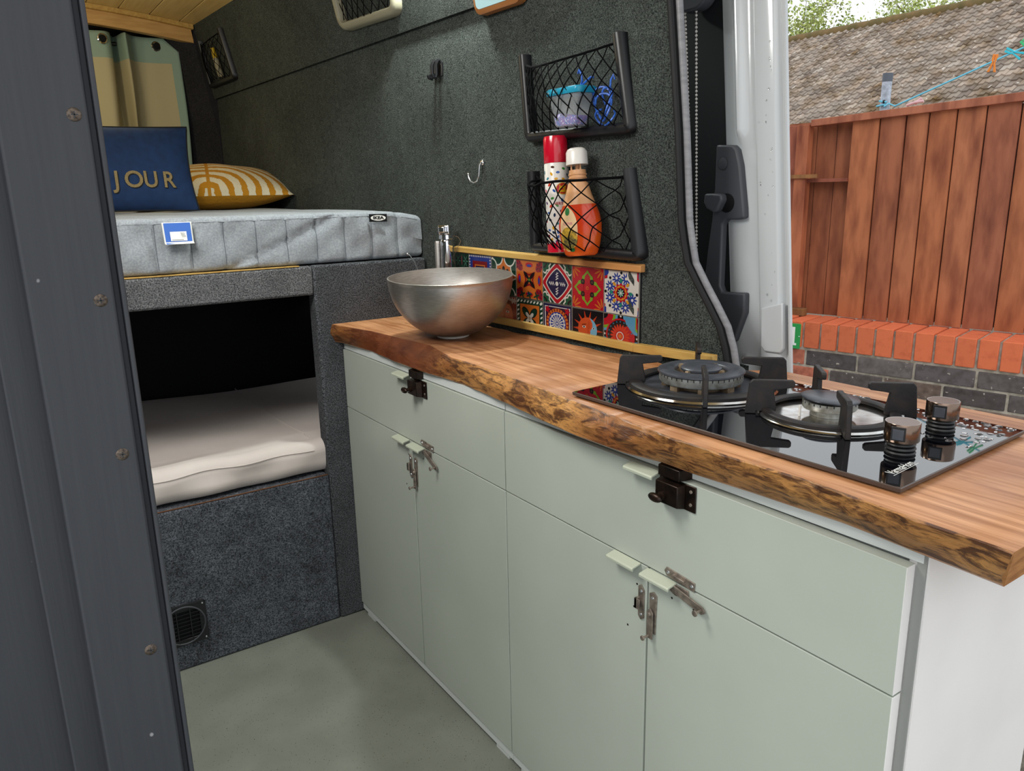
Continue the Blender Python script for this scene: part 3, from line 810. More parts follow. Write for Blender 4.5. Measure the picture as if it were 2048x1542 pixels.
    screw_x(yd + .016, ZS - .010, -.0022, low)
    a = radians(11 if near else 24); cc = (yd + .002, ZS - .010)
    b = plate(rotpts([(yd + .006, ZS - .016), (yd + .010, ZS - .010), (yd + .006, ZS - .004), (yd - .052, ZS - .004), (yd - .058, ZS - .010), (yd - .052, ZS - .016)], cc, a), .0025, -.0045)
    kk = rotpts([(yd - .050, ZS - .010)], cc, a)[0]
    b.lathe([(.002, 0), (.002, .011), (.0048, .0115), (.0048, .0135), (.001, .014)], (-.007, kk[0], kk[1]), 14, M=RX)
    b.build('latch_arm', 'latch', low, bevel=.0003)
    # stray screw holes in the doors
    for (yy, zz_, dd) in ((ym + .024, z0 - .002, dl), (ym + .030, z0 - .045, dl), (ym + .044, z0 - .085, dl), (ym - .052, ZS - .030, dr), (ym - .096, ZS - .030, dr)):
        b = MB(); b.lathe([(.0019, .0), (.0019, .0002)], (-.0001, yy, zz_), 8, M=RX); b.build('screw_hole', 'bronze', dd)
    return t
cupboard(.8, 1.6, 'far sage green base cabinet below the steel wash bowl', 1.148, 1.225, 1.245, 1.168, 1.2, False)
cupboard(.0, .8, 'near sage green base cabinet with white end panel below the gas hob', .343, .410, .447, .370, .4, True)

# ================================================================== LIVE-EDGE WORKTOP
TOP = [(1.5995, -.026), (1.556, -.02), (1.419, .01), (1.272, .023), (1.161, .034), (1.06, .014), (1.004, .003), (.962, .006), (.849, .005), (.696, -.004), (.584, -.013), (.325, -.030), (.203, -.028), (.121, -.022), (-.013, -.030), (-.112, -.031)][::-1]
BOT = [(1.5995, -.022), (1.582, -.013), (1.405, -.001), (1.258, -.010), (1.114, -.009), (.961, .002), (.768, -.012), (.639, -.026), (.535, -.034), (.437, -.030), (.364, -.014), (.302, -.014), (.219, -.006), (.128, 0.0), (.08, .003), (-.004, -.003), (-.097, -.008)][::-1]
def backx(y):
    if y > .60: return xw(max(y, .765)) - .010 - .004 * sin(y * 23) - .003 * sin(y * 61)
    if y < .50: return .432 + (.02 * (.25 - y) if y < .25 else 0)
    return lerp(.432, backx(.601), (y - .50) / .10)
b = MB(); rings = []; ys = [-.097 + (1.5985 + .097) * k / 150 for k in range(151)]
rr = random.Random(4)
for y in ys:
    f = max(0, min(1, (y + .097) / .02)); yt = y - .014 * (1 - min(1, (y + .097) / .08))
    xtop, xbot = pw(TOP, yt), pw(BOT, y); j = .0016 * sin(y * 71) + .001 * sin(y * 167 + 1)
    xm = lerp(xtop, xbot, .5)
    bulge = .006 + .003 * sin(y * 17)
    xb = backx(y)
    rings.append([Vector((xb, yt, .880)), Vector((xtop + .003, yt, .8800)), Vector((xtop + j, yt, .8785)), Vector((lerp(xtop, xbot, .3) - bulge * .7 + j, lerp(yt, y, .3), .865)), Vector((xm - bulge + j, lerp(yt, y, .5), .855)), Vector((lerp(xtop, xbot, .8) - bulge * .3 - j, y, .843)), Vector((xbot - j * .5, y, .833)), Vector((xbot + .004, y, .8295)), Vector((xb, y, .8295))])
n = 9
for k in range(len(rings) - 1):
    for i in range(n):
        j = (i + 1) % n; q = [rings[k][i], rings[k][j], rings[k + 1][j], rings[k + 1][i]]
        b.add(q, [(0, 1, 2, 3)], 0 if i in (0, 6, 7) else 1)
b.add(rings[0], [tuple(range(n))], 2); b.add(rings[-1], [tuple(range(n))], 2)
o = b.build('worktop', ['oak', 'bark', 'endgrain'], None, smooth=0)
bmm = bmesh.new(); bmm.from_mesh(o.data); bmesh.ops.remove_doubles(bmm, verts=bmm.verts, dist=1e-5); bmesh.ops.recalc_face_normals(bmm, faces=bmm.faces); bmm.to_mesh(o.data); bmm.free()
o.data.polygons.foreach_set('use_smooth', [p.material_index == 1 for p in o.data.polygons]); o.data.set_sharp_from_angle(angle=radians(40))
tag(o, 'thick live-edge oak worktop with bark front edge on the sage cabinets', 'worktop')

# ================================================================== TILE SPLASHBACK
t = thing('tile_splashback', 'colourful patterned tile splashback between two pine battens on the carpeted wall', 'splashback', (.29, 1.15, .96))
def wpt(y, z, off): return Vector((xw(max(y, .765)) - off, y, z))
def zslope(y): return (y - .751) * .012          # the row climbs slightly towards the basin
yR, pit = .753, .1042
MB().prism([wpt(yR - .001, .895, -.001), wpt(1.445, .895, -.001), wpt(1.445, 1.062 + zslope(1.445), -.001), wpt(yR - .001, 1.0565, -.001)],
           [wpt(yR - .001, .895, .0015), wpt(1.445, .895, .0015), wpt(1.445, 1.062 + zslope(1.445), .0015), wpt(yR - .001, 1.0565, .0015)]).build('backing_sheet', 'plastic', t, smooth=0)
def batten(ya, yb, za0, za1, zb0, zb1, d, m, name):
    bb = MB(); bb.prism([wpt(ya, za0, 0), wpt(ya, za1, 0), wpt(ya, za1 - .003, d), wpt(ya, za0, d)], [wpt(yb, zb0, 0), wpt(yb, zb1, 0), wpt(yb, zb1 - .003, d), wpt(yb, zb0, d)])
    return bb.build(name, m, t, bevel=.001)
o = batten(.742, 1.005, 1.0575, 1.0735, 1.0605, 1.0765, .013, 'pine2', 'top_batten'); o['label'] = 'orange-toned near end of the top batten'
batten(1.0055, 1.440, 1.0605, 1.0765, 1.066, 1.0815, .012, 'pine', 'top_batten')
bb = MB(); bb.prism([Vector((.345, .575, .892)), Vector((.345, .575, .910)), Vector((.330, .575, .909)), Vector((.330, .575, .892))][::1], [wpt(.76, .892, 0), wpt(.76, .910, 0), wpt(.76, .909, .013), wpt(.76, .892, .013)])
bb.prism([wpt(.7605, .892, 0), wpt(.7605, .910, 0), wpt(.7605, .909, .013), wpt(.7605, .892, .013)], [wpt(1.59, .893, 0), wpt(1.59, .911, 0), wpt(1.59, .910, .013), wpt(1.59, .893, .013)])
bb.build('bottom_batten', 'pine', t, bevel=.0008)

# 2-D painting with layered flat polygons; u to the right, v up, both -1..1
class Paint:
    def __init__(s): s.L = []
    def poly(s, pts, col): s.L.append((pts, col))
    def circ(s, x, y, r, col, ry=None, rot=0., n=20):
        ry = ry or r; s.poly([(x + r * cos(2 * pi * k / n) * cos(rot) - ry * sin(2 * pi * k / n) * sin(rot), y + r * cos(2 * pi * k / n) * sin(rot) + ry * sin(2 * pi * k / n) * cos(rot)) for k in range(n)], col)
    def rect(s, x0, x1, y0, y1, col): s.poly([(x0, y0), (x1, y0), (x1, y1), (x0, y1)], col)
    def star(s, x, y, R, r, n, col, a0=0.): s.poly([(x + (R if k % 2 == 0 else r) * cos(a0 + pi * k / n), y + (R if k % 2 == 0 else r) * sin(a0 + pi * k / n)) for k in range(2 * n)], col)
    def petals(s, x, y, d, a, b_, n, col, a0=0.):
        for k in range(n):
            t_ = a0 + 2 * pi * k / n; s.circ(x + d * cos(t_), y + d * sin(t_), a, col, b_, t_, 12)
    def scallop(s, x, y, R, amp, n, col, a0=0., m=72): s.poly([(x + (R + amp * abs(cos(n * (2 * pi * k / m - a0) / 2))) * cos(2 * pi * k / m), y + (R + amp * abs(cos(n * (2 * pi * k / m - a0) / 2))) * sin(2 * pi * k / m)) for k in range(m)], col)
    def four(s, x, y, f):
        for sx in (-1, 1):
            for sy in (-1, 1): f(sx * x, sy * y, sx, sy)
def clip(poly, vlo=-1):
    def cl(P, ax, sgn):
        out = []; lim = vlo if (ax == 1 and sgn < 0) else sgn
        for i in range(len(P)):
            a, c = P[i - 1], P[i]; ia, ic = sgn * a[ax] <= sgn * lim, sgn * c[ax] <= sgn * lim
            if ia != ic:
                f = (lim - a[ax]) / (c[ax] - a[ax]); out.append((a[0] + (c[0] - a[0]) * f, a[1] + (c[1] - a[1]) * f))
            if ic: out.append(c)
        return out
    for ax in (0, 1):
        for sg in (1, -1):
            poly = cl(poly, ax, sg)
            if len(poly) < 3: return None
    return poly
W_, K_, R_, G_, DG, O_, BL, DB, YE, LB = '#e8e4dc', '#15141a', '#c0182a', '#7fae2e', '#12402f', '#d8742c', '#2a3f9a', '#1c1f4c', '#e0a030', '#5aa0c8'
def d_blueflower(p):
    p.rect(-1, 1, -1, 1, W_)
    p.four(1, 1, lambda x, y, a, c: (p.circ(x, y, .42, R_), p.circ(x, y, .28, BL)))
    for k in range(8):
        t_ = 2 * pi * k / 8 + pi / 8
        p.petals(.70 * cos(t_), .70 * sin(t_), .15, .14, .04, 9, BL)
        p.circ(.72 * cos(t_), .72 * sin(t_), .07, W_); p.circ(.92 * cos(t_ + pi / 8), .92 * sin(t_ + pi / 8), .07, K_)
    p.petals(0, 0, .55, .13, .08, 4, '#2f8a78'); p.petals(0, 0, .55, .11, .07, 4, YE, pi / 4)
    p.star(0, 0, .52, .36, 12, BL); p.scallop(0, 0, .36, .08, 12, R_); p.circ(0, 0, .34, YE); p.scallop(0, 0, .24, .06, 8, R_); p.circ(0, 0, .22, K_); p.petals(0, 0, .12, .08, .03, 8, '#9fc8b8'); p.circ(0, 0, .05, W_)
def d_quatre(p):
    p.rect(-1, 1, -1, 1, R_)
    p.four(1, 1, lambda x, y, a, c: p.petals(x * .98, y * .98, .36, .22, .045, 14, O_))
    for k in range(4):
        t_ = pi / 2 * k; X, Y = .45 * cos(t_), .45 * sin(t_)
        p.poly([(X + (dx * cos(t_) - dy * sin(t_)), Y + (dx * sin(t_) + dy * cos(t_))) for dx, dy in ((.42, 0), (.2, .2), (.12, .33), (-.05, .36), (-.12, .28), (-.02, .2), (-.02, -.2), (-.12, -.28), (-.05, -.36), (.12, -.33), (.2, -.2))], G_)
        p.poly([(X + (dx * cos(t_) - dy * sin(t_)), Y + (dx * sin(t_) + dy * cos(t_))) for dx, dy in ((.28, 0), (.1, .17), (-.2, .17), (-.2, -.17), (.1, -.17))], R_)
    p.four(.30, .30, lambda x, y, a, c: (p.circ(x, y, .13, K_), p.circ(x, y, .06, '#5a3a2a')))
    p.circ(0, 0, .09, O_); p.circ(0, 0, .05, R_)
def d_diamond(p):
    p.rect(-1, 1, -1, 1, DG)
    p.four(1, 1, lambda x, y, a, c: (p.scallop(x, y, .48, .1, 10, W_), p.scallop(x, y, .40, .09, 10, '#1c5a40'), p.circ(x, y, .28, K_), p.circ(x, y, .18, '#1c5a40')))
    def dia(R, col, c_): p.poly([(R * abs(cos(t_)) ** c_ * (1 if cos(t_) >= 0 else -1), R * abs(sin(t_)) ** c_ * (1 if sin(t_) >= 0 else -1)) for t_ in [2 * pi * k / 64 for k in range(64)]], col)
    dia(1.12, W_, 1.75); dia(1.04, R_, 1.75); dia(.80, W_, 1.6); dia(.74, DB, 1.6)
    for k in range(4):
        t_ = pi / 2 * k
        for j in range(3): p.petals((.24 + .13 * j) * cos(t_), (.24 + .13 * j) * sin(t_), .055, .06, .025, 2, W_, t_ + pi / 2 + .5); p.circ((.28 + .13 * j) * cos(t_), (.28 + .13 * j) * sin(t_), .05, W_, .022, t_)
    p.circ(0, 0, .11, W_)
def d_orange(p):
    p.rect(-1, 1, -1, 1, O_)
    p.four(.78, .72, lambda x, y, a, c: (p.circ(x, y, .34, '#a01a24', .22, a * c * .8), p.petals(x, y, .16, .12, .05, 5, '#6a1030')))
    for k in range(4):
        t_ = pi / 2 * k; p.circ(.78 * cos(t_), .78 * sin(t_), .28, R_, .13, t_ + pi / 2); p.circ(.74 * cos(t_), .74 * sin(t_), .18, BL, .07, t_ + pi / 2)
    p.star(0, 0, .66, .30, 4, '#8a1420', pi / 4); p.star(0, 0, .52, .2, 4, O_, pi / 4); p.petals(0, 0, .30, .28, .1, 4, K_, pi / 4); p.circ(0, 0, .12, DG); p.circ(0, 0, .05, G_)
    for x in (-.55, 0, .55): p.petals(x, -.82, .1, .14, .05, 4, DG, .4)
def d_scallop(p):
    p.rect(-1, 1, -1, 1, O_)
    for k in range(4):
        t_ = pi / 2 * k
        for s_ in (-.5, .5):
            X = cos(t_) * 1. - sin(t_) * s_; Y = sin(t_) * 1. + cos(t_) * s_
            p.circ(X, Y, .46, W_); p.circ(X, Y, .38, DG)
    p.petals(0, 0, .36, .2, .12, 8, K_); p.circ(0, 0, .14, R_)
def d_frame(p):
    p.rect(-1, 1, -1, 1, BL)
    for k in range(12):
        for s_ in (-.93, .93): p.circ(-.92 + k * .167, s_, .05, W_); p.circ(s_, -.92 + k * .167, .05, W_)
    p.rect(-.66, .66, -.66, .66, '#8a1a20'); p.rect(-.46, .46, -.46, .46, O_); p.rect(-.38, .38, -.38, .38, DB); p.petals(0, 0, .2, .16, .07, 4, G_, pi / 4); p.circ(0, 0, .1, R_)
def d_green(p):
    p.rect(-1, 1, -1, 1, DG); p.four(.55, .55, lambda x, y, a, c: (p.circ(x, y, .36, K_), p.petals(x, y, .2, .15, .05, 6, '#4a8a70'))); p.petals(0, 0, .6, .3, .06, 4, '#8a3a4a'); p.circ(0, 0, .14, R_)
def d_target(p):
    p.rect(-1, 1, -1, 1, K_)
    for i in range(9):
        for j in range(9): p.circ(-.96 + i * .24, -.96 + j * .24, .05, W_, n=8)
    p.four(1, 1, lambda x, y, a, c: (p.circ(x, y, .85, LB), p.circ(x, y, .72, G_), p.circ(x, y, .58, R_), p.circ(x, y, .25, K_)))
    p.circ(0, 0, .86, R_); p.circ(0, 0, .78, K_); p.petals(0, 0, .7, .045, .045, 20, '#2f6a8a'); p.petals(0, 0, .42, .17, .06, 20, '#d83a24'); p.circ(0, 0, .22, W_); p.circ(0, 0, .18, '#d83a24'); p.circ(0, 0, .1, O_)
def d_sun(p):
    p.rect(-1, 1, -1, 1, K_)
    for k in range(14):
        t_ = 2 * pi * k / 14; p.poly([(.5 * cos(t_ - .17), .5 * sin(t_ - .17)), (.98 * cos(t_), .98 * sin(t_)), (.5 * cos(t_ + .17), .5 * sin(t_ + .17))], '#c8401e')
    p.circ(0, 0, .62, '#d8582a')
    p.poly([(.62 * cos(t_), .62 * sin(t_)) for t_ in [-1.35 + 2.7 * k / 20 for k in range(21)]] + [(.22 + .12 * sin(k), .5 - k * .16) for k in range(7)], '#7ab8d8')
    p.poly([(.1, .5), (.2, .1), (.08, 0), (.2, -.1), (.12, -.5), (.0, -.2), (-.02, .2)], '#c84a22')
    p.circ(-.22, .12, .11, W_, .06); p.circ(-.22, .12, .05, K_); p.circ(-.22, .24, .16, '#7a2410', .03, .2); p.circ(.4, .1, .08, W_, .05); p.circ(.4, .1, .04, K_); p.circ(.05, -.3, .17, '#8a1a18', .05)
def d_wheel(p):
    p.rect(-1, 1, -1, 1, '#4a1a2a'); p.rect(-.9, .9, -.9, .9, W_); p.rect(-.84, .84, -.84, .84, '#3a1a38'); p.rect(-1, 1, .88, 1, DB); p.rect(-1, -.92, -1, 1, DB); p.rect(.92, 1, -1, 1, DB)
    p.four(.7, .7, lambda x, y, a, c: p.petals(x, y, .1, .1, .05, 5, R_))
    p.circ(0, 0, .80, O_); p.petals(0, 0, .72, .09, .04, 24, '#8a1a20'); p.circ(0, 0, .62, BL); p.scallop(0, 0, .50, .07, 16, W_); p.circ(0, 0, .47, BL); p.petals(0, 0, .32, .16, .035, 16, W_); p.circ(0, 0, .16, W_); p.circ(0, 0, .12, BL); p.circ(0, 0, .06, W_)
def d_clover(p):
    p.rect(-1, 1, -1, 1, DG)
    for k in range(8):
        for s_ in (-.9, .9): p.circ(-.88 + k * .25, s_, .1, W_, .05, .7); p.circ(s_, -.88 + k * .25, .1, W_, .05, .7)
    p.rect(-.74, .74, -.74, .74, O_); p.petals(0, 0, .42, .36, .22, 4, K_, pi / 4); p.petals(0, 0, .42, .3, .17, 4, DG, pi / 4); p.petals(0, 0, .25, .16, .1, 4, W_, pi / 4); p.circ(0, 0, .16, W_); p.circ(0, 0, .1, '#b8a890')
def d_face(p):
    p.rect(-1, 1, -1, 1, '#8a2a1c')
    for k in range(9): p.petals(-.9 + k * .22, .8, .1, .09, .05, 5, '#c8b8a8')
    p.circ(0, -.1, .72, '#c85a30', .85); p.poly([(-.75, .2), (-.5, .55), (0, .62), (.5, .55), (.75, .2), (.6, .75), (0, .9), (-.6, .75)], '#6a1a14')
    for s_ in (-.28, .28): p.circ(s_, .12, .13, W_, .06); p.circ(s_, .12, .05, K_); p.circ(s_, .26, .17, K_, .025)
    p.poly([(-.03, .1), (.03, .1), (.09, -.22), (-.09, -.22)], '#a8441f'); p.circ(0, -.42, .2, '#8a1418', .07)
TOPROW = [(d_blueflower, 'white tile with blue feathered flower'), (d_quatre, 'red tile with lime green quatrefoil'), (d_diamond, 'red and black tile with white-edged diamond'), (d_orange, 'orange and red butterfly-patterned tile'), (d_scallop, 'orange tile with white scalloped green corners'), (d_frame, 'blue tile with red and orange square frame'), (d_green, 'dark green tile'), (d_orange, 'orange patterned tile behind the tap')]
BOTROW = [(d_target, 'black tile with red ringed flower'), (d_sun, 'black tile with orange sun and blue moon'), (d_wheel, 'dark blue tile with white wheel flower'), (d_clover, 'orange tile with green four-petal clover'), (d_face, 'red tile with painted face'), (d_scallop, 'orange scalloped tile behind the bowl'), (d_green, 'dark green tile behind the bowl'), (d_frame, 'blue framed tile behind the bowl')]
for row, (zc0, hh) in ((TOPROW, (1.0095, .0460)), (BOTROW, (.9180, .0448))):
    for k, (fn, lab_) in enumerate(row[:7]):
        yc = yR + pit * (k + .5); hw = pit / 2 - .0008
        if k == 6: yc -= .018; hw -= .018
        zcc = zc0 + zslope(yc) * (1 if row is TOPROW else .6)
        p = Paint(); fn(p); b = MB(); vlo = -1 if row is TOPROW else (.8945 - zcc) / hh
        def tp(u, v, off): return wpt(yc - u * hw, zcc + v * hh, off)
        b.prism([tp(*q, .0016) for q in ((-1, vlo), (1, vlo), (1, 1), (-1, 1))], [tp(*q, .0048) for q in ((-1, vlo), (1, vlo), (1, 1), (-1, 1))], 0, lin('#8a857c'))
        for i, (poly, col) in enumerate(p.L):
            q = clip(poly, vlo)
            if q: b.add([tp(u * .985, v * .985, .00485 + .000012 * i) for u, v in q], [tuple(range(len(q)))], 0, tuple(v * .62 for v in lin(col)[:3]) + (1,))
        o = b.build('tile', 'attr', t, smooth=0); o['label'] = lab_

# ================================================================== WASH BOWL, TAP
BX, BY = .138, 1.225
t = thing('wash_bowl', 'round brushed steel wash bowl standing on the oak worktop', 'wash bowl', (BX, BY, .8815), world=False, rot=Euler((radians(1.6), radians(-1.4), 0)))
prof = []
R0, Hb = .150, .139
for k in range(26):
    a = radians(17 + (90 - 17) * k / 25); prof.append((R0 * sin(a) ** .96, .006 + Hb * (1 - cos(a) / cos(radians(17)))))
out = [(.001, .004), (.040, .004)] + prof + [(R0 + .0012, .006 + Hb + .0012), (R0 - .0005, .006 + Hb + .002)] + [(max(.001, r - .0022), z + .0018) for r, z in prof[::-1]] + [(.001, .0075)]
b = MB(); b.lathe(out, n=72, cap=False); b.build('basin', 'steel', t, smooth=50)
b = MB(); b.lathe([(.036, .0), (.040, .0), (.041, .002), (.039, .0045), (.03, .0045)], n=40); o = b.build('drain_seal', 'white', t); o['label'] = 'pale seal under the bowl'
b = MB(); b.lathe([(.022, .0085), (.022, .011), (.019, .0115), (.017, .010), (.001, .010)], n=30); b.build('plughole', 'chrome', t)

TX, TY = .240, 1.418
t = thing('tap', 'chrome mixer tap behind the steel wash bowl', 'tap', (TX, TY, .88))
b = MB(); b.lathe([(.024, .8803), (.024, .886), (.018, .890), (.0165, .93), (.0158, 1.075), (.0165, 1.085), (.0165, 1.098), (.0155, 1.1)], (TX, TY, 0), 32); b.build('body', 'chrome', t)
b = MB(); b.lathe([(.0150, 1.1002), (.0195, 1.103), (.0195, 1.113), (.017, 1.1145), (.001, 1.1146)], (TX, TY, 0), 32); b.build('collar', 'chrome', t)
b = MB(); M_ = Matrix.Translation((TX, TY, 0)) @ Matrix.Rotation(radians(35), 4, 'Z')
b.box(-.017, .017, -.016, .016, 1.1148, 1.139, M=M_); b.box(-.030, -.017, -.009, .009, 1.120, 1.136, M=M_); b.build('lever', 'chrome', t, bevel=.003, bseg=3)
b = MB(); b.tube([(TX - .017, TY + .019, 1.097), (TX - .017, TY + .019, 1.09), (TX - .017, TY + .020, .8815)], [.006, .0075, .0075], 14); b.build('feed_pipe', 'steel', t)
t = thing('steel_wire', 'short bright bent wire sticking up behind the rim of the wash bowl', 'wire', (.16, 1.47, .881))
b = MB(); b.tube([(.178, 1.40, .881), (.170, 1.425, .98), (.158, 1.448, 1.045), (.150, 1.458, 1.062), (.146, 1.463, 1.066)], .0014, 6); b.build('bent_rod', 'wire', t)
b = MB(); b.sphere((.146, 1.463, 1.066), .003, 10, 8); b.build('ball_end', 'wire', t)
t = thing('brass_chain', 'fine brass loop hanging at the back of the chrome tap', 'chain', (.255, 1.435, 1.05))
b = MB(); b.tube([(TX + .012, TY - .006, 1.112), (TX + .030, TY - .012, 1.106), (TX + .036, TY - .014, 1.095), (TX + .028, TY - .006, 1.075), (TX + .018, TY + .002, 1.05), (TX + .024, TY, 1.035)], .0007, 5); b.build('fine_link', 'brass', t)

# ================================================================== GAS HOB
HP = [(.003, .594), (.018, .027), (.353, .040), (.338, .606)]      # FL, FR, BR, BL
t = thing('gas_hob', 'black glass two-burner gas hob set on the oak worktop', 'hob', (.18, .31, .8805))
def inset(P, d):
    c = (sum(p[0] for p in P) / 4, sum(p[1] for p in P) / 4); out = []
    for p in P:
        out.append((p[0] - math.copysign(d, p[0] - c[0]), p[1] - math.copysign(d, p[1] - c[1])))
    return out
b = MB(); L0 = [Vector((x, y, .8815)) for x, y in inset(HP, .012)]; L1 = [Vector((x, y, .8832)) for x, y in inset(HP, .001)]; L2 = [Vector((x, y, .8880)) for x, y in inset(HP, .0002)]; L3 = [Vector((x, y, .8890)) for x, y in inset(HP, .0015)]
b.loft([L0, L1, L2, L3]); b.m[-1] = 1
b.build('glass_panel', ['glassedge', 'glass'], t, smooth=0)
b = MB(); b.box(.03, .32, .06, .56, .8803, .8815); b.build('base_gasket', 'rubber', t, smooth=0)
def annulus(b, c, r0, r1, z0, z1, n=56, mi=0):
    b.lathe([(r0, z0), (r1, z0), (r1, z1), (r0, z1), (r0, z0)], (c[0], c[1], 0), n, mi, cap=False)
def support(c, rin, rout, rfoot, rtip, a0, parent):
    b = MB(); 
    pr = [(rin, .8935), (rin + .002, .892), (rout - .002, .892), (rout, .8935), (rout, .8975), (rout - .003, .8995), (rin + .003, .8995), (rin, .8975), (rin, .8935)]
    b.lathe(pr, (c[0], c[1], 0), 64, cap=False)
    o = b.build('pan_support', 'iron', parent)
    for k in range(4):
        a = a0 + pi / 2 * k; d = Vector((cos(a), sin(a), 0)); w = Vector((-sin(a), cos(a), 0))
        bw = rout - rin + .016
        prof = [(rfoot + .004, .8893), (rfoot - .0005, .9365), (rfoot - .005, .9415), (rtip + .003, .9415), (rtip, .939), (rtip, .9325), (rtip + .003, .930), (rin - .001, .9265), (rin - .006, .900), (rin - .006, .8935), (rfoot - .012, .8935), (rfoot - .012, .8893)]
        A = [Vector((c[0], c[1], 0)) + d * r + Vector((0, 0, z)) + w * .0038 for r, z in prof]; B_ = [p - w * .0076 for p in A]
        bb = MB(); bb.prism(A, B_); bb.build('support_arm', 'iron', o, bevel=.0012)
C1, C2 = (.200, .486), (.211, .246)
# large wok burner
b = MB(); b.lathe([(.127, .8891), (.1285, .8905), (.126, .8935), (.119, .8945), (.112, .892), (.1, .8900), (.09, .8897), (.001, .8897)], (C1[0], C1[1], 0), 64, cap=False); o = b.build('drip_ring', ['plate'], t); o['label'] = 'polished steel drip ring of the large burner'
b = MB(); b.lathe([(.108, .8915), (.085, .8903), (.001, .8902)], (C1[0], C1[1], 0), 48, cap=False); b.build('burner_dish', 'enamel', t)
support(C1, .100, .122, .139, .066, radians(45), t)
o = MB(); 
for k in range(8):
    a = 2 * pi * k / 8; M_ = Matrix.Translation((C1[0], C1[1], 0)) @ Matrix.Rotation(a, 4, 'Z'); o.box(.045, .066, -.008, .008, .890, .900, M=M_)
o.lathe([(.05, .8903), (.05, .8985), (.001, .8985)], (C1[0], C1[1], 0), 32)
o.build('burner_base', 'brass', t, smooth=30)
b = MB(); b.lathe([(.045, .899), (.068, .899), (.0705, .902), (.0705, .9145), (.045, .9145), (.045, .899)], (C1[0], C1[1], 0), 64, cap=False)
ob = b.build('burner_ring', 'alu', t)
b = MB()
for k in range(44):
    M_ = Matrix.Translation((C1[0], C1[1], 0)) @ Matrix.Rotation(2 * pi * k / 44, 4, 'Z'); b.box(.0702, .0709, -.0007, .0007, .9105, .9145, M=M_)
b.build('flame_slots', 'rubber', ob, smooth=0)
b = MB(); b.lathe([(.044, .9146), (.071, .9146), (.0735, .9165), (.073, .919), (.067, .9212), (.051, .9216), (.046, .9195), (.044, .9165), (.044, .9146)], (C1[0], C1[1], 0), 64, cap=False); b.build('outer_burner_cap', 'enamel', t)
b = MB(); b.lathe([(.030, .9), (.030, .917), (.001, .917)], (C1[0], C1[1], 0), 32)
for k in range(4):
    M_ = Matrix.Translation((C1[0], C1[1], 0)) @ Matrix.Rotation(pi / 2 * k + .15, 4, 'Z'); b.prism([M_ @ Vector((r, -.003, z)) for r, z in ((.028, .906), (.047, .906), (.047, .912), (.043, .922), (.038, .922), (.034, .914), (.028, .914))], [M_ @ Vector((r, .003, z)) for r, z in ((.028, .906), (.047, .906), (.047, .912), (.043, .922), (.038, .922), (.034, .914), (.028, .914))])
b.build('inner_burner', 'brass', t)
b = MB(); b.lathe([(.030, .9171), (.0345, .9185), (.0345, .922), (.031, .9245), (.02, .9255), (.001, .926)], (C1[0], C1[1], 0), 40); b.build('inner_burner_cap', 'enamel', t)
# small burner
b = MB(); b.lathe([(.100, .8891), (.1015, .8905), (.099, .8930), (.092, .8938), (.086, .8915), (.082, .8902), (.075, .8899)], (C2[0], C2[1], 0), 64, cap=False); b.build('drip_ring', 'plate', t)
b = MB(); b.lathe([(.0815, .8908), (.07, .8901), (.001, .89005)], (C2[0], C2[1], 0), 48, cap=False); o = b.build('burner_plate', 'plate', t); o['label'] = 'shiny steel plate round the small burner'
support(C2, .082, .0965, .1165, .051, radians(45), t)
b = MB(); b.lathe([(.026, .8903), (.026, .899), (.037, .901), (.0385, .903), (.0385, .9125), (.001, .9125)], (C2[0], C2[1], 0), 48); ob = b.build('burner_ring', 'alu', t)
b = MB()
for k in range(26):
    M_ = Matrix.Translation((C2[0], C2[1], 0)) @ Matrix.Rotation(2 * pi * k / 26, 4, 'Z'); b.box(.0382, .0389, -.0007, .0007, .9095, .9125, M=M_)
b.build('flame_slots', 'rubber', ob, smooth=0)
M_ = Euler((radians(2.2), radians(3.2), 0)).to_matrix()
b = MB(); b.lathe([(.036, 0.0), (.041, .0012), (.0415, .003), (.039, .0048), (.02, .0056), (.001, .0058)], (C2[0], C2[1], .9136), 48, M=M_); b.build('burner_cap', 'enamel', t)
# igniter pin
b = MB(); b.tube([(C2[0] - .040, C2[1] + .022, .8903), (C2[0] - .040, C2[1] + .022, .907)], .0018, 8); b.build('igniter', 'white', t)
# knobs
for kx, ky in ((.134, .094), (.270, .113)):
    b = MB(); b.lathe([(.0175, .8891), (.0185, .891), (.0175, .893), (.0155, .8935), (.0185, .896), (.0175, .8985), (.0155, .899), (.0178, .9015), (.0165, .904), (.015, .906), (.001, .906)], (kx, ky, 0), 36)
    ok = b.build('knob_skirt', 'rubber', t)
    b = MB(); b.lathe([(.0205, .906), (.0210, .907), (.0210, .9295), (.0205, .9303)], (kx, ky, 0), 44)
    kb = b.build('control_knob', 'knob', t)
    b = MB(); b.lathe([(.0204, .93035), (.012, .9300), (.001, .9300)], (kx, ky, 0), 40, cap=False); b.build('knob_top', 'knobtop', kb)
    a = radians(197); M_ = Matrix.Translation((kx, ky, 0)) @ Matrix.Rotation(a, 4, 'Z')
    b = MB(); b.box(.0195, .0214, -.0085, .0085, .9095, .9275, M=M_); w_ = b.build('knob_window', 'rubber', kb, bevel=.0005)
    b = MB(); b.box(.0208, .0217, -.0065, .0065, .911, .9245, M=M_); b.build('window_insert', 'enamel', w_, bevel=.0004)
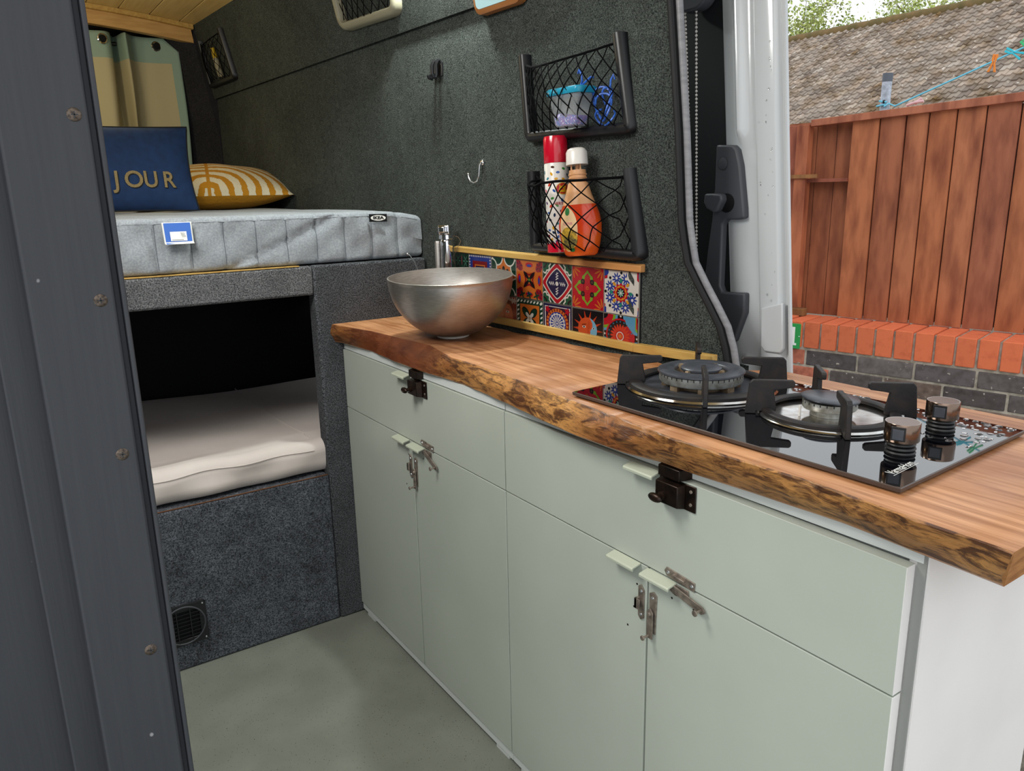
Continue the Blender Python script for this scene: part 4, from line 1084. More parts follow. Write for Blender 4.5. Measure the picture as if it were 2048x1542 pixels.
# maker's name along the short edge
vs, fs = text_geo('VarmaHom', .0125, 0)
x0_, x1_ = min(v[0] for v in vs), max(v[0] for v in vs); sc_ = .057 / (x1_ - x0_)
b = MB(); b.add([(.082 + x * sc_, .063 + y * 1.3 + (x * sc_) * .08, .88915) for x, y in vs], fs)
b.prism([Vector((.05, .0535, .88912)), Vector((.114, .0586, .88912)), Vector((.114, .0592, .88912)), Vector((.05, .0541, .88912))], [Vector((.05, .0535, .88916)), Vector((.114, .0586, .88916)), Vector((.114, .0592, .88916)), Vector((.05, .0541, .88916))])
b.build('maker_name', 'signwhite', t, smooth=0)
# rain drops on the open-door side of the glass
b = MB(); rr = random.Random(5)
for k in range(230):
    y = .05 + .38 * rr.random() ** 1.6; x = .345 - .13 * rr.random() ** 1.7
    if hypot(x - C2[0], y - C2[1]) < .125 or hypot(x - C1[0], y - C1[1]) < .145 or hypot(x - .27, y - .113) < .024: continue
    r = rr.uniform(.0016, .0052); n = 10
    e_ = rr.uniform(.7, 1.4)
    b.loft([[Vector((x + r * f * cos(2 * pi * i / n) * e_, y + r * f * sin(2 * pi * i / n), .88905 + h)) for i in range(n)] for f, h in ((1, 0), (.85, .0005), (.5, .0009), (.1, .00105))])
tag(b.build('rain_drops', 'water', None), 'scattered rain drops on the back corner of the black hob glass', 'water drops', kind='stuff')
# ================================================================== THINGS ON THE CARPETED WALL
def wallpt(y, z, off): return Vector((xw(y) - off, y, z))
def tiltpt(y, z, off): return Vector((xt(y, z) - off, y, z))
def u_frame(corners, w, d, fm, pt, parent, r=.022, name='frame', top=None):
    """U-shaped pocket frame: corners TL, BL, BR, TR as (y, z) on the outside"""
    TL, BL, BR, TR = [Vector((c[0], c[1], 0)) for c in corners]
    path = [TL]
    def arc(A, B_, C_):
        u, v = (A - B_).normalized(), (C_ - B_).normalized(); out = []
        for k in range(7):
            t_ = k / 6; p = B_ + u * r * (1 - t_) ** 2 + v * r * t_ ** 2; out.append(p)
        return out
    path += arc(TL, BL, BR) + arc(BL, BR, TR) + [TR]
    if top: path = arc(TR, TL, BL) + path[1:-1] + arc(BR, TR, TL) + [arc(TR, TL, BL)[0]]
    cen = (TL + BL + BR + TR) / 4; b = MB(); rings = []
    for i, p in enumerate(path):
        a = path[max(0, i - 1)]; c = path[min(len(path) - 1, i + 1)]
        if top and i in (0, len(path) - 1): a, c = path[-2], path[1]
        tn = (c - a).normalized(); nn = Vector((-tn.y, tn.x, 0))
        if nn.dot(cen - p) < 0: nn = -nn
        q = p + nn * w; q2 = p + nn * w * .25; q3 = p + nn * w * .8
        rings.append([pt(p.x, p.y, 0), pt(p.x, p.y, d * .75), pt(q2.x, q2.y, d), pt(q3.x, q3.y, d), pt(q.x, q.y, d * .8), pt(q.x, q.y, 0)])
    b.loft(rings, cap=not top)
    return b.build(name, fm, parent, smooth=50)
def net(corners, w, cord, pt, bulge, parent, nu=9, nv=6, r=.0011, base=.012, seed=1):
    TL, BL, BR, TR = corners; rr = random.Random(seed)
    def S(u, v):
        by = lerp(BL[0] - w * .8, BR[0] + w * .8, u); bz = lerp(BL[1], BR[1], u) + w * .8
        ty = lerp(cord[0][0], cord[-1][0], u)
        # cord given as (y, z) list ordered by u
        f = u * (len(cord) - 1); i = min(len(cord) - 2, int(f)); g = f - i
        ty = lerp(cord[i][0], cord[i + 1][0], g); tz = lerp(cord[i][1], cord[i + 1][1], g)
        return pt(lerp(by, ty, v), lerp(bz, tz, v), base + bulge(u, v))
    b = MB(); nodes = {}
    for j in range(nv + 1):
        for i in range(nu + 1):
            u = min(1, max(0, (i + (.5 if j % 2 else 0)) / nu)); v = j / nv
            ju = rr.uniform(-.1, .1) / nu if 0 < i < nu and 0 < j < nv else 0; jv = rr.uniform(-.1, .1) / nv if 0 < j < nv else 0
            nodes[i, j] = (min(1, max(0, u + ju)), v + jv)
    def seg(a, c):
        (u0, v0), (u1, v1) = a, c
        if abs(u0 - u1) < 1e-6 and u0 in (0, 1): return
        b.tube([S(lerp(u0, u1, k / 3), lerp(v0, v1, k / 3)) for k in range(4)], r, 5)
    for j in range(nv):
        for i in range(nu + 1):
            a = nodes[i, j]
            for di in ((0, 1) if j % 2 else (-1, 0)):
                if (i + di, j + 1) in nodes: seg(a, nodes[i + di, j + 1])
    b.tube([S(k / 40, 1) for k in range(41)], r * 1.9, 6)
    return b.build('net', 'cord', parent)
# upper black pocket
cr = [(1.127, 1.515), (1.106, 1.329), (.764, 1.326), (.803, 1.516)]
t = thing('net_pocket', 'upper black net pocket holding a clear tub and blue cord', 'net pocket', (.30, .95, 1.33))
u_frame(cr, .022, .024, 'plastic', wallpt, t)
net(cr, .022, [(1.106, 1.494), (1.06, 1.483), (1.02, 1.479), (.975, 1.479), (.93, 1.481), (.89, 1.484), (.855, 1.489), (.823, 1.497)], wallpt, lambda u, v: .066 * sin(pi * min(1, max(0, u))) ** .7 * (.35 + .65 * sin(pi * (.12 + .75 * v))), t, 11, 7, .0013, seed=3)
# lower black pocket
cr2 = [(1.100, 1.264), (1.092, 1.084), (.737, 1.080), (.769, 1.262)]
t = thing('net_pocket', 'lower black net pocket holding a spray can and an orange bottle', 'net pocket', (.30, .92, 1.08))
u_frame(cr2, .021, .024, 'plastic', wallpt, t)
def bul2(u, v):
    core = max(0., min(1., min((u - .10) / .12, (.86 - u) / .2)))
    return (.058 + .036 * max(0, min(1, (u - .30) / .2))) * (core ** .6) * (.55 + .45 * min(1, v * 3)) + .010 * sin(pi * u)
net(cr2, .021, [(1.080, 1.255), (1.055, 1.243), (1.015, 1.232), (.975, 1.232), (.93, 1.236), (.88, 1.239), (.84, 1.240), (.80, 1.244), (.775, 1.249)], wallpt, bul2, t, 10, 6, .0014, seed=8)
# far black pocket near the rear
cr3 = [(3.345, 1.882), (3.365, 1.692), (3.018, 1.692), (3.035, 1.885)]
t = thing('net_pocket', 'small far black net pocket near the rear curtain', 'net pocket', (.18, 3.2, 1.7))
u_frame(cr3, .018, .022, 'plastic', tiltpt, t)
net(cr3, .018, [(3.328, 1.868), (3.28, 1.850), (3.22, 1.846), (3.16, 1.850), (3.10, 1.860), (3.052, 1.872)], tiltpt, lambda u, v: .045 * sin(pi * u) * (.4 + .6 * sin(pi * (.1 + .75 * v))), t, 9, 7, .0013, seed=5)
t = thing('tube', 'slim white tube with yellow cap inside the far net pocket', 'tube', (.14, 3.17, 1.72))
def tp3(y, z, off): return tiltpt(y, z, off)
b = MB(); b.tube([tp3(3.165, 1.716, .020), tp3(3.17, 1.79, .020)], .0125, 14); b.build('tube_body', 'greyplastic', t)
b = MB(); b.tube([tp3(3.17, 1.7905, .020), tp3(3.172, 1.83, .020)], [.010, .008], 12); MT['yellow'] = mat('yellow_cap', '#c8a818', .4); b.build('cap', 'yellow', t)
# pale framed pocket at the top edge
cr4 = [(1.99, 1.93), (1.986, 1.703), (1.628, 1.692), (1.63, 1.93)]
t = thing('net_pocket', 'pale grey framed net pocket high on the wall, cut off by the top edge', 'net pocket', (.24, 1.8, 1.7))
u_frame(cr4, .022, .026, 'greyplastic', tiltpt, t, r=.045)
net(cr4, .022, [(1.97, 1.91), (1.9, 1.89), (1.8, 1.88), (1.72, 1.89), (1.65, 1.91)], tiltpt, lambda u, v: .035 * sin(pi * u) * (.4 + .6 * v), t, 8, 6, .0013, seed=9)
# rounded wooden frame with pale glass
t = thing('wall_frame', 'rounded wooden frame with pale blue glass at the top edge of the wall', 'frame', (.25, 1.2, 1.63))
P = rrect(1.105, 1.292, 1.626, 1.86, .028, 7); Pi = rrect(1.118, 1.280, 1.637, 1.84, .018, 7)
b = MB(); b.loft([[Vector((xw(y) - .003 - max(0, z - 1.650) * .2 , y, z)) for y, z in P], [Vector((xt(y, 1.64) - .013 - max(0, z - 1.656) * .2, y, z)) for y, z in P], [Vector((xt(y, 1.64) - .016 - max(0, z - 1.656) * .2, y, z)) for y, z in [(1.1985 + (a - 1.1985) * .97, 1.743 + (c - 1.743) * .975) for a, c in P]]])
b.build('wooden_rim', 'hookwood', t, smooth=40)
b = MB(); b.loft([[Vector((xt(y, 1.64) - .0162 - max(0, z - 1.656) * .2, y, z)) for y, z in Pi], [Vector((xt(y, 1.64) - .0182 - max(0, z - 1.656) * .2, y, z)) for y, z in Pi]]); b.build('glass_inset', 'paleglass', t)
# hooks
t = thing('wall_hook', 'black double wall hook on the dark carpet', 'hook', (.285, 1.495, 1.535))
b = MB()
b.prism([wallpt(y, z, 0) for y, z in ((1.514, 1.518), (1.476, 1.518), (1.476, 1.552), (1.514, 1.552))], [wallpt(y, z, .004) for y, z in ((1.514, 1.518), (1.476, 1.518), (1.476, 1.552), (1.514, 1.552))])
b.build('back_plate', 'plastic', t, bevel=.001)
for y in (1.506, 1.485):
    b = MB(); b.tube([wallpt(y, 1.555, .004), wallpt(y, 1.556, .010), wallpt(y, 1.545, .016), wallpt(y, 1.522, .016), wallpt(y, 1.513, .019), wallpt(y, 1.515, .025), wallpt(y, 1.522, .027)], .0055, 8); b.build('prong', 'plastic', t)
t = thing('wall_hook', 'small silver wire hook on the carpeted wall', 'hook', (.29, 1.31, 1.27))
b = MB(); b.lathe([(.0075, 0), (.0075, .003), (.005, .006), (.001, .0075)], wallpt(1.307, 1.293, 0), 18, M=RX); b.build('screw_boss', 'chrome', t)
b = MB(); b.tube([wallpt(1.307, 1.293, .006), wallpt(1.307, 1.287, .010), wallpt(1.309, 1.262, .012), wallpt(1.314, 1.249, .014), wallpt(1.326, 1.244, .016), wallpt(1.338, 1.249, .018), wallpt(1.344, 1.259, .019), wallpt(1.345, 1.266, .019)], .0018, 8); b.build('hook_wire', 'wire', t)
b = MB(); b.sphere(wallpt(1.345, 1.267, .019), .003, 10, 8); b.build('hook_tip', 'chrome', t)

# ---- contents of the lower pocket
def axis_frame(p0, p1):
    z = (p1 - p0).normalized(); x = Vector((-1, 0, 0)); x = (x - z * x.dot(z)).normalized(); y = z.cross(x); return x, y, z
p0, p1 = Vector((.272, .970, 1.088)), Vector((.272, .985, 1.335)); X_, Y_, Z_ = axis_frame(p0, p1)
def can(r, h, a): return p0 + Z_ * h + (X_ * cos(a) + Y_ * sin(a)) * r          # a=0 faces into the van
t = thing('spray_can', 'white spray can with red cap and coloured bean print in the lower net pocket', 'spray can', tuple(p0))
RC = .0265
def canpart(prof, name, m, n=40):
    b = MB(); b.loft([[can(r, h, 2 * pi * k / n) for k in range(n)] for r, h in prof]); return b.build(name, m, t, smooth=40)
body = canpart([(.024, 0), (RC, .002), (RC, .188), (.0255, .1905)], 'can_body', 'white')
canpart([(.0262, .1908), (.0266, .192), (.0260, .240), (.0245, .246), (.001, .247)], 'cap', 'redcap')
b = MB(); rr = random.Random(21); cols = ['#5a2f6e', '#c8402a', '#2f5aa0', '#3a8a3a', '#d8a020', '#7a1a2a', '#1c2f4a', '#d8506a', '#3a8a98', '#4a2a1a']
pts_ = []
for k in range(1400):
    a, h = .91 + rr.uniform(-1.7, 1.7), rr.uniform(.022, .183)
    dens = .0135 if h > .09 else (.012 if h > .055 else .0085)
    if .118 < h < .155 and .75 < a < 2.1: continue
    if any(hypot((a - a2) * RC, h - h2) < dens for a2, h2 in pts_): continue
    pts_.append((a, h))
    th = rr.uniform(0, pi); c_ = lin(rr.choice(cols)); ra, rb = .0042, .0026
    b.add([can(RC + .0003, h + ra * cos(q) * sin(th) + rb * sin(q) * cos(th), a + (ra * cos(q) * cos(th) - rb * sin(q) * sin(th)) / RC) for q in [2 * pi * i / 10 for i in range(10)]], [tuple(range(10))], 0, c_)
b.build('bean_print', 'attr', body, smooth=0)
b = MB(); n = 40
for h0, h1 in ((.001, .022),):
    b.sheet([[can(RC + .0004, h0 + (h1 + .003 * sin(i * 1.1) - h0) * j / 3, -.9 + 3.6 * i / n) for j in range(4)] for i in range(n + 1)])
b.build('red_band', 'redcap', body)
def wrap(vs, hc, ac, off): return [can(RC + off, hc + y, ac + x / RC) for x, y in vs]
def disc(rx, ry, n=36): return [(rx * cos(2 * pi * k / n), ry * sin(2 * pi * k / n)) for k in range(n)]
def fan(rx, ry, hc, ac, off, m, name, par):
    b = MB(); G = [[can(RC + off, hc + ry * f * sin(2 * pi * k / 32), ac + rx * f * cos(2 * pi * k / 32) / RC) for f in (.02, .35, .7, 1)] for k in range(33)]; b.sheet(G); return b.build(name, m, par, smooth=60)
MT['logored'] = mat('logo_red', '#b01c24', .4); MT['logoyel'] = mat('logo_yellow', '#d8b41c', .4)
fan(.0155, .0125, .136, 1.38, .0006, 'logoyel', 'logo_rim', body); fan(.0142, .0112, .136, 1.38, .0008, 'logored', 'logo_oval', body)
for w_, dy in (('Jelly', .0035), ('Belly', -.0045)):
    vs, fs = text_geo(w_, .0105, .0003); b = MB(); b.add(wrap([(x * .95, y) for x, y in vs], .136 + dy, 1.38, .0011), fs); b.build('logo_lettering', 'logoyel', body, smooth=0)
vs, fs = text_geo('VERY', .0085, .0002); b = MB(); b.add(wrap(vs, .1045, .98, .0006), fs); b.build('lettering', 'logored', body, smooth=0)

t = thing('soap_bottle', 'orange washing-up liquid bottle with white cap in the lower net pocket', 'bottle', (.266, .885, 1.086))
B0, B1 = Vector((.260, .880, 1.086)), Vector((.264, .903, 1.306)); bx_, by_, bz_ = axis_frame(B0, B1); c_, s_ = cos(.5), sin(.5); bx_, by_ = bx_ * c_ + by_ * s_, by_ * c_ - bx_ * s_; BLn = (B1 - B0).length
def bot(h, a, ry, rx): return B0 + bz_ * h + bx_ * (rx * cos(a)) + by_ * (ry * sin(a))
def bpart(prof, name, m, n=40):
    b = MB(); b.loft([[bot(h, 2 * pi * k / n, ry, rx) for k in range(n)] for h, ry, rx in prof]); return b.build(name, m, t, smooth=50)
PB = [(0, .030, .018), (.004, .036, .021), (.02, .0415, .025), (.045, .0465, .027), (.065, .0475, .027), (.085, .044, .026), (.105, .037, .024)]
body = bpart(PB, 'bottle_body', 'soap')
bpart([(.1052, .0365, .0235), (.125, .029, .021), (.145, .0225, .019), (.150, .021, .0185)], 'clear_shoulder', 'peach')
b = MB()
b.loft([[bot(h, 2 * pi * k / 30, r, r * .95) for k in range(30)] for h, r in ((.1502, .018), (.158, .018), (.159, .0195), (.161, .0195), (.162, .018), (.165, .018), (.166, .0195), (.168, .0195), (.169, .018), (.176, .0175))])
b.build('threaded_neck', 'peach', t)
b = MB()
for s_ in (-.010, .010): b.tube([bot(.1762, 0, 0, 0) + by_ * s_ + bx_ * .008, bot(.188, 0, 0, 0) + by_ * s_ + bx_ * .008], .0018, 8)
b.tube([bot(.1762, 0, 0, 0), bot(.188, 0, 0, 0)], .004, 10); b.build('valve_stem', 'peach', t)
bpart([(.1865, .0232, .0222), (.212, .0222, .0212), (.218, .019, .018), (.2205, .014, .013), (.221, .001, .001)], 'cap', 'white')
def bprof(h):
    return pw([(a, c) for a, c, _ in PB], h), pw([(a, d) for a, _, d in PB], h)
def onb(u, h, off):          # u metres round the front
    ry, rx = bprof(h); a = max(-1.4, min(1.4, u / ry)); return bot(h, a, ry + off, rx + off)
def lshape(pts, off, m, name, par):
    b = MB(); cx_ = sum(p[0] for p in pts) / len(pts); cy_ = sum(p[1] for p in pts) / len(pts)
    b.sheet([[onb(cx_ + (p[0] - cx_) * f, cy_ + (p[1] - cy_) * f, off) for f in (.02, .33, .66, 1)] for p in pts + [pts[0]]]); return b.build(name, m, par, smooth=60)
MT['labcream'] = mat('label_cream', '#dcb88c', .4); MT['labgold'] = mat('label_gold', '#c8a030', .45, col2='#6a5a20', nscale=120); MT['labdark'] = mat('label_dark_fruit', '#3a3428', .5, col2='#8a7a30', nscale=220); MT['labgreen'] = mat('label_green', '#1f6a34', .4); MT['labpink'] = mat('label_pink', '#c86a8a', .5)
def teardrop(s, n=30): return [(-.019 + s * .024 * sin(2 * pi * k / n), .055 + s * (.045 * cos(2 * pi * k / n) + (.006 if k in (0,) else 0))) for k in range(n)]
ol = lshape(teardrop(1), .0006, 'labcream', 'front_label', body)
lshape([(-.019 + .0225 * cos(a), .036 + .024 * sin(a)) for a in [2 * pi * k / 24 for k in range(24)]], .0009, 'labgold', 'label_picture', ol)
lshape([(-.016 + .018 * cos(a), .029 + .011 * sin(a)) for a in [2 * pi * k / 20 for k in range(20)]], .0012, 'labdark', 'label_fruit', ol)
lshape([(-.018 + .006 * cos(a), .092 + .008 * sin(a)) for a in [2 * pi * k / 20 for k in range(20)]], .0012, 'labgreen', 'label_emblem', ol)
lshape([(-.010 + .006 * cos(a), .013 + .004 * sin(a)) for a in [2 * pi * k / 16 for k in range(16)]], .0012, 'labgreen', 'label_leaf', ol)
vs, fs = text_geo('Citrus', .0105, 0); b = MB(); b.add([onb(-.018 + x * .9, .068 + y, .0013) for x, y in vs], fs); b.build('label_lettering', 'labpink', ol, smooth=0)

# ---- contents of the upper pocket
TB = Vector((.262, .918, 1.352))
t = thing('plastic_tub', 'clear plastic tub with teal lid and glittery blue beads in the upper net pocket', 'tub', tuple(TB))
def tubr(h, wy, wx, r, tilt=.0): return [TB + Vector((x, y - h * .02, h + y * tilt)) for x, y in rrect(-wx, wx, -wy, wy, r, 5)]
b = MB(); b.loft([tubr(-.0035, .030, .018, .010), tubr(0, .034, .020, .010), tubr(.058, .050, .025, .012)]); b.build('tub_wall', 'clear', t, smooth=40)
b = MB(); b.loft([tubr(.0585, .053, .028, .012), tubr(.061, .0545, .0285, .012), tubr(.069, .0545, .0285, .012), tubr(.0715, .052, .027, .012)]); b.build('lid', 'teal', t, smooth=40)
b = MB(); b.loft([tubr(-.001, .029, .0165, .009), tubr(.002, .033, .0185, .009), tubr(.016, .0365, .0195, .009), tubr(.021, .028, .014, .009, .12)]); tag(b.build('bead_filling', 'beads', t, smooth=40), kind='stuff')
t = thing('glitter_cord', 'tangled loops of shiny blue cord beside the teal-lidded tub', 'cord', (.26, .85, 1.38))
b = MB()
def loop(cy, cz, ry, rz, off, a0=0, a1=2 * pi, n=26, tw=.0): return [wallpt(cy + ry * cos(a) + tw * sin(a), cz + rz * sin(a), off + .006 * sin(a * 2)) for a in [a0 + (a1 - a0) * k / n for k in range(n + 1)]]
for pth in (loop(.850, 1.390, .022, .030, .022), loop(.838, 1.380, .020, .026, .028, .3, 5.8), loop(.842, 1.362, .026, .016, .02, 2.4, 7.6), loop(.832, 1.395, .010, .022, .024, -1.2, 3.6),
            [wallpt(.905, 1.426, .030), wallpt(.897, 1.436, .032), wallpt(.900, 1.450, .032), wallpt(.909, 1.459, .030), wallpt(.912, 1.452, .030)],
            [wallpt(.905, 1.426, .030), wallpt(.890, 1.432, .032), wallpt(.874, 1.441, .030), wallpt(.868, 1.440, .028)],
            [wallpt(.905, 1.426, .030), wallpt(.885, 1.424, .034), wallpt(.868, 1.41, .030), wallpt(.862, 1.395, .026)],
            [wallpt(.826, 1.415, .022), wallpt(.822, 1.43, .024), wallpt(.817, 1.44, .022), wallpt(.815, 1.43, .02)]):
    b.tube(pth, .0021, 7)
b.build('cord_loops', 'bluecord', t)

# ================================================================== OPENED SLIDING DOOR OUTSIDE THE BODY
XD = .46
def ye(z): return .53 + .096 * (z - 1.284)
dn = tag(bpy.data.objects.new('door_1', None), kind='structure'); COL.objects.link(dn); dn.location = (XD, .6, .9); dn['_w'] = 1
prof = [(.0, .004), (0, -.003), (.004, -.003), (.0055, .001), (.008, .008), (.018, .010), (.022, .006), (.026, 0.), (.030, -.002), (.066, -.003), (.072, 0.), (.078, .009), (.086, .011), (.094, .008), (.102, .001), (.107, -.004), (.112, -.005), (.116, -.002), (.124, .008), (.134, .012), (.150, .013), (.157, .016), (.160, .026), (.20, .028)]
zz = [-.3 + 2.25 * k / 36 for k in range(37)]
def dz(z, s, dx):
    f = max(0., min(1., min((z - .86) / .03, (1.325 - z) / .03)))
    return lerp(dx, .009, f) if s > .076 and s < .15 else dx
zz = sorted(zz + [.85, .87, .895, 1.29, 1.31, 1.33])
b = MB(); b.sheet([[Vector((XD + dz(z, s, dx), ye(z) + s, z)) for s, dx in prof] for z in zz]); b.build('painted_frame', 'vanpaint', dn, smooth=45)
b = MB(); b.prism([Vector((.497, ye(-.3) + .06, -.3)), Vector((.497, 1.5, -.3)), Vector((.497, 1.5, 1.95)), Vector((.497, ye(1.95) + .06, 1.95))], [Vector((.515, ye(-.3) + .06, -.3)), Vector((.515, 1.5, -.3)), Vector((.515, 1.5, 1.95)), Vector((.515, ye(1.95) + .06, 1.95))])
b.build('outer_skin', 'vanpaint', dn, smooth=0)
b = MB(); b.prism([Vector((.484, ye(z) + .164, z)) for z in zz] + [Vector((.484, 1.5, 1.95)), Vector((.484, 1.5, -.3))], [Vector((.492, ye(z) + .164, z)) for z in zz] + [Vector((.492, 1.5, 1.95)), Vector((.492, 1.5, -.3))]); b.build('inner_trim', 'doordark', dn, smooth=0)
def yz_shell(poly, x_in, x_out, m, name, par, scale=.0, bevel=.004):
    b = MB(); b.prism([Vector((x_in, y, z)) for y, z in poly], [Vector((x_out, y, z)) for y, z in poly]); return b.build(name, m, par, bevel=bevel, bseg=3, smooth=45)
# embossed pad at the bottom
yz_shell([(ye(.96) + .018, 1.005), (ye(.96) + .066, .990), (ye(.9) + .068, .915), (ye(.88) + .060, .905), (ye(.88) + .024, .907), (ye(.9) + .016, .918)], XD + .004, XD - .0075, 'vanpaint', 'embossed_pad', dn, bevel=.003)
b = MB(); b.lathe([(.0016, 0), (.0016, .0006)], (XD + .0095, ye(.965) + .012, .965), 10, M=RX); b.build('drain_hole', 'black_inside', dn)
hp = [(.7015, 1.303), (.660, 1.300), (.650, 1.292), (.640, 1.262), (.6255, 1.180), (.6235, 1.161), (.640, 1.1575), (.668, 1.1575), (.677, 1.148), (.676, 1.025), (.670, 1.0125), (.650, 1.0125), (.612, 1.0150), (.6105, .975), (.6325, .914), (.640, .9105), (.657, .914), (.678, .935), (.708, .995), (.7185, 1.035), (.7125, 1.10), (.705, 1.156), (.7015, 1.22)]
hp = [(y - .005, z) for y, z in hp]
hd = yz_shell(hp, XD + .012, XD - .006, 'trimgrey', 'grab_handle', dn, bevel=.0055)
b = MB(); b.lathe([(.0185, 0), (.0185, .0012), (.015, .0012)], (XD - .0062, .662, 1.190), 28, M=RX, cap=True); b.build('lever_recess', 'rubber', hd)
yz_shell([(.706, 1.2085), (.686, 1.2090), (.664, 1.207), (.661, 1.196), (.672, 1.176), (.681, 1.1715), (.700, 1.180), (.708, 1.192)], XD - .0045, XD - .024, 'trimgrey', 'release_lever', hd, bevel=.004)
for y, z in ((.682, 1.266), (.6545, .9385)):
    b = MB(); b.lathe([(.0118, 0), (.0118, .0006), (.0108, .0010), (.001, .0010)], (XD - .0060, y - .005, z), 26, M=RX); b.build('screw_cover', 'trimgrey', hd)
    b = MB(); b.tube([(XD - .0062, y - .005 + .0122 * cos(2 * pi * k / 26), z + .0122 * sin(2 * pi * k / 26)) for k in range(26)], .0004, 5, closed=True); b.build('cover_gap', 'rubber', hd)
# rain on the painted frame
b = MB(); rr = random.Random(9)
for k in range(26):
    z = rr.uniform(.95, 1.5); s = rr.uniform(.033, .064); r = rr.uniform(.0010, .0021)
    b.sphere((XD - .0028, ye(z) + s, z), r, 8, 6, sc=(.5, 1, 1.15))
tag(b.build('door_drops', 'water', None), 'rain drops on the white sliding door frame', 'water drops', kind='stuff')
# roller blind chain hanging on the door
t = thing('roller_blind', 'dark roller blind end with two hanging white bead chains beside the door', 'blind', (.45, .76, 1.05))
b = MB()
for k in range(68):
    z = 1.560 - .0075 * k
    y = .762 - .026 * (1.560 - z) / .506
    b.sphere((.455, y, z), .0026, 8, 6)
    if k % 1 == 0: b.sphere((.450, lerp(.787, .738, (1.560 - z) / .506), z), .0026, 8, 6)
b.tube([(.455, .762, 1.562), (.455, .736, 1.054), (.452, .737, 1.050), (.450, .738, 1.054), (.450, .787, 1.562)], .0004, 4)
b.build('bead_chain', 'white', t)
b = MB(); b.prism([Vector((.440, y, z)) for y, z in rrect(.722, .812, 1.560, 1.66, .035, 7)], [Vector((.472, y, z)) for y, z in rrect(.722, .812, 1.560, 1.66, .035, 7)]); b.build('end_bracket', 'trimgrey', t, bevel=.004)

# ================================================================== OUTSIDE
tag(MB().box(.55, 40, -14, 30, -.55, -.5).build('ground', 'gravel', smooth=0), kind='structure')
DR = Vector((.21206, -.97726, 0)); ANG = atan2(-.97726, .21206)
# ---- low brick wall (local x along the wall to the right, y away from the van)
tw = thing('brick_wall', 'low dark brick wall with orange coping bricks under the fence', 'brick wall', (2.152, 1.56, -.5), world=False, rot=Euler((0, 0, ANG)))
zb = .5      # local z = world z + .5
b = MB(); rr = random.Random(3)
for k in range(-14, 46):
    x0 = -.0 + .075 * k; g_ = rr.uniform(.88, 1.1); c_ = [v * g_ for v in lin('#d87048')[:3]] + [1]
    e_ = rr.uniform(-.003, .003)
    b.box(x0 + .005, x0 + .070, 0 + e_, .215, zb + .530, zb + .645 + rr.uniform(-.002, .002), 0, c_)
b.build('coping', 'coping', tw, bevel=.003, smooth=30)
b = MB()
for row in range(13):
    z1 = zb + .518 - .075 * row
    for k in range(-7, 18):
        x0 = .2225 * k + (.11 if row % 2 else 0) - .055
        g_ = rr.uniform(.8, 1.2); c_ = [v * g_ for v in lin(rr.choice(['#6a6260', '#605858', '#7a685e', '#5a5250']))[:3]] + [1]
        if (row, k) in ((0, -1), (1, -1)): c_ = lin('#c07058')
        b.box(x0, x0 + .2125, .006 + rr.uniform(-.002, .002), .10, z1 - .065, z1, 0, c_)
b.build('brick_courses', 'bluebrick', tw, bevel=.003, smooth=30)
MB().box(-1.6, 4.0, .011, .20, 0, zb + .638).build('mortar', 'mortar', tw, smooth=0)
# house number plaque
tp_ = thing('number_plaque', 'small green plaque with white numerals on the brick coping', 'plaque', (2.152, 1.56, 0), world=False, rot=Euler((0, 0, ANG)))
b = MB(); b.prism([Vector((x, -.010, z)) for x, z in rrect(-.235, -.082, .523, .634, .004, 3)], [Vector((x, -.005, z)) for x, z in rrect(-.235, -.082, .523, .634, .004, 3)]); b.build('plate', 'signgreen', tp_, bevel=.001)
b = MB(); X0, Z0 = -.1125, .5785; h_ = .0405
b.add([Vector((X0 + x, -.0107, Z0 + z)) for x, z in ((-.007, -h_ + .009), (.007, -h_ + .009), (.007, h_), (-.006, h_), (-.015, h_ - .006), (-.015, h_ - .015), (-.007, h_ - .013))], [tuple(range(7))])
b.add([Vector((X0 + x, -.0107, Z0 + z)) for x, z in ((-.0155, -h_), (.0155, -h_), (.0155, -h_ + .0095), (-.0155, -h_ + .0095))], [(0, 1, 2, 3)])
vs, fs = text_geo('2', .113, .003); b.add([Vector((-.178 + x, -.0107, .5785 + y)) for x, y in vs], fs)
b.build('numerals', 'signwhite', tp_, smooth=0)
b = MB(); b.lathe([(.003, 0), (.002, .0015), (.0005, .002)], (-.087, -.0100, .578), 10, M=Euler((pi / 2, 0, 0)).to_matrix()); b.build('fixing_screw', 'wire', tp_)
# ---- fence
tf = thing('fence', 'red-brown stained board fence standing on the brick wall', 'fence', (2.152, 1.56, 0), world=False, rot=Euler((0, 0, ANG)))
FB = .195
edges = [-.007, .106, .207, .292, .391, .492, .605, .71, .82, .925, 1.03, 1.14, 1.25, 1.36, 1.47, 1.58, 1.69, 1.80]
b = MB(); rr = random.Random(14)
def zt_(x): return 1.487 + .042 * x
for x0, x1 in zip(edges, edges[1:]):
    c_ = [v * f for v, f in zip(lin(rr.choice(['#b56c44', '#aa6442', '#b8704a', '#a66244'])), (1, 1, 1, 1))]; g = rr.uniform(.88, 1.1); c_ = [c_[0] * g, c_[1] * g, c_[2] * g, 1]
    b.add([Vector(p) for p in ((x0 + .002, FB - .004, .650), (x1 - .0025, FB - .012, .650), (x1 - .0025, FB + .004, .650), (x0 + .002, FB + .008, .650), (x0 + .002, FB - .004, zt_(x0)), (x1 - .0025, FB - .012, zt_(x1)), (x1 - .0025, FB + .004, zt_(x1)), (x0 + .002, FB + .008, zt_(x0)))],
          [(0, 1, 5, 4), (1, 2, 6, 5), (2, 3, 7, 6), (3, 0, 4, 7), (4, 5, 6, 7), (0, 3, 2, 1)], 0, c_)
b.build('board_panel', 'fence', tf, smooth=0)
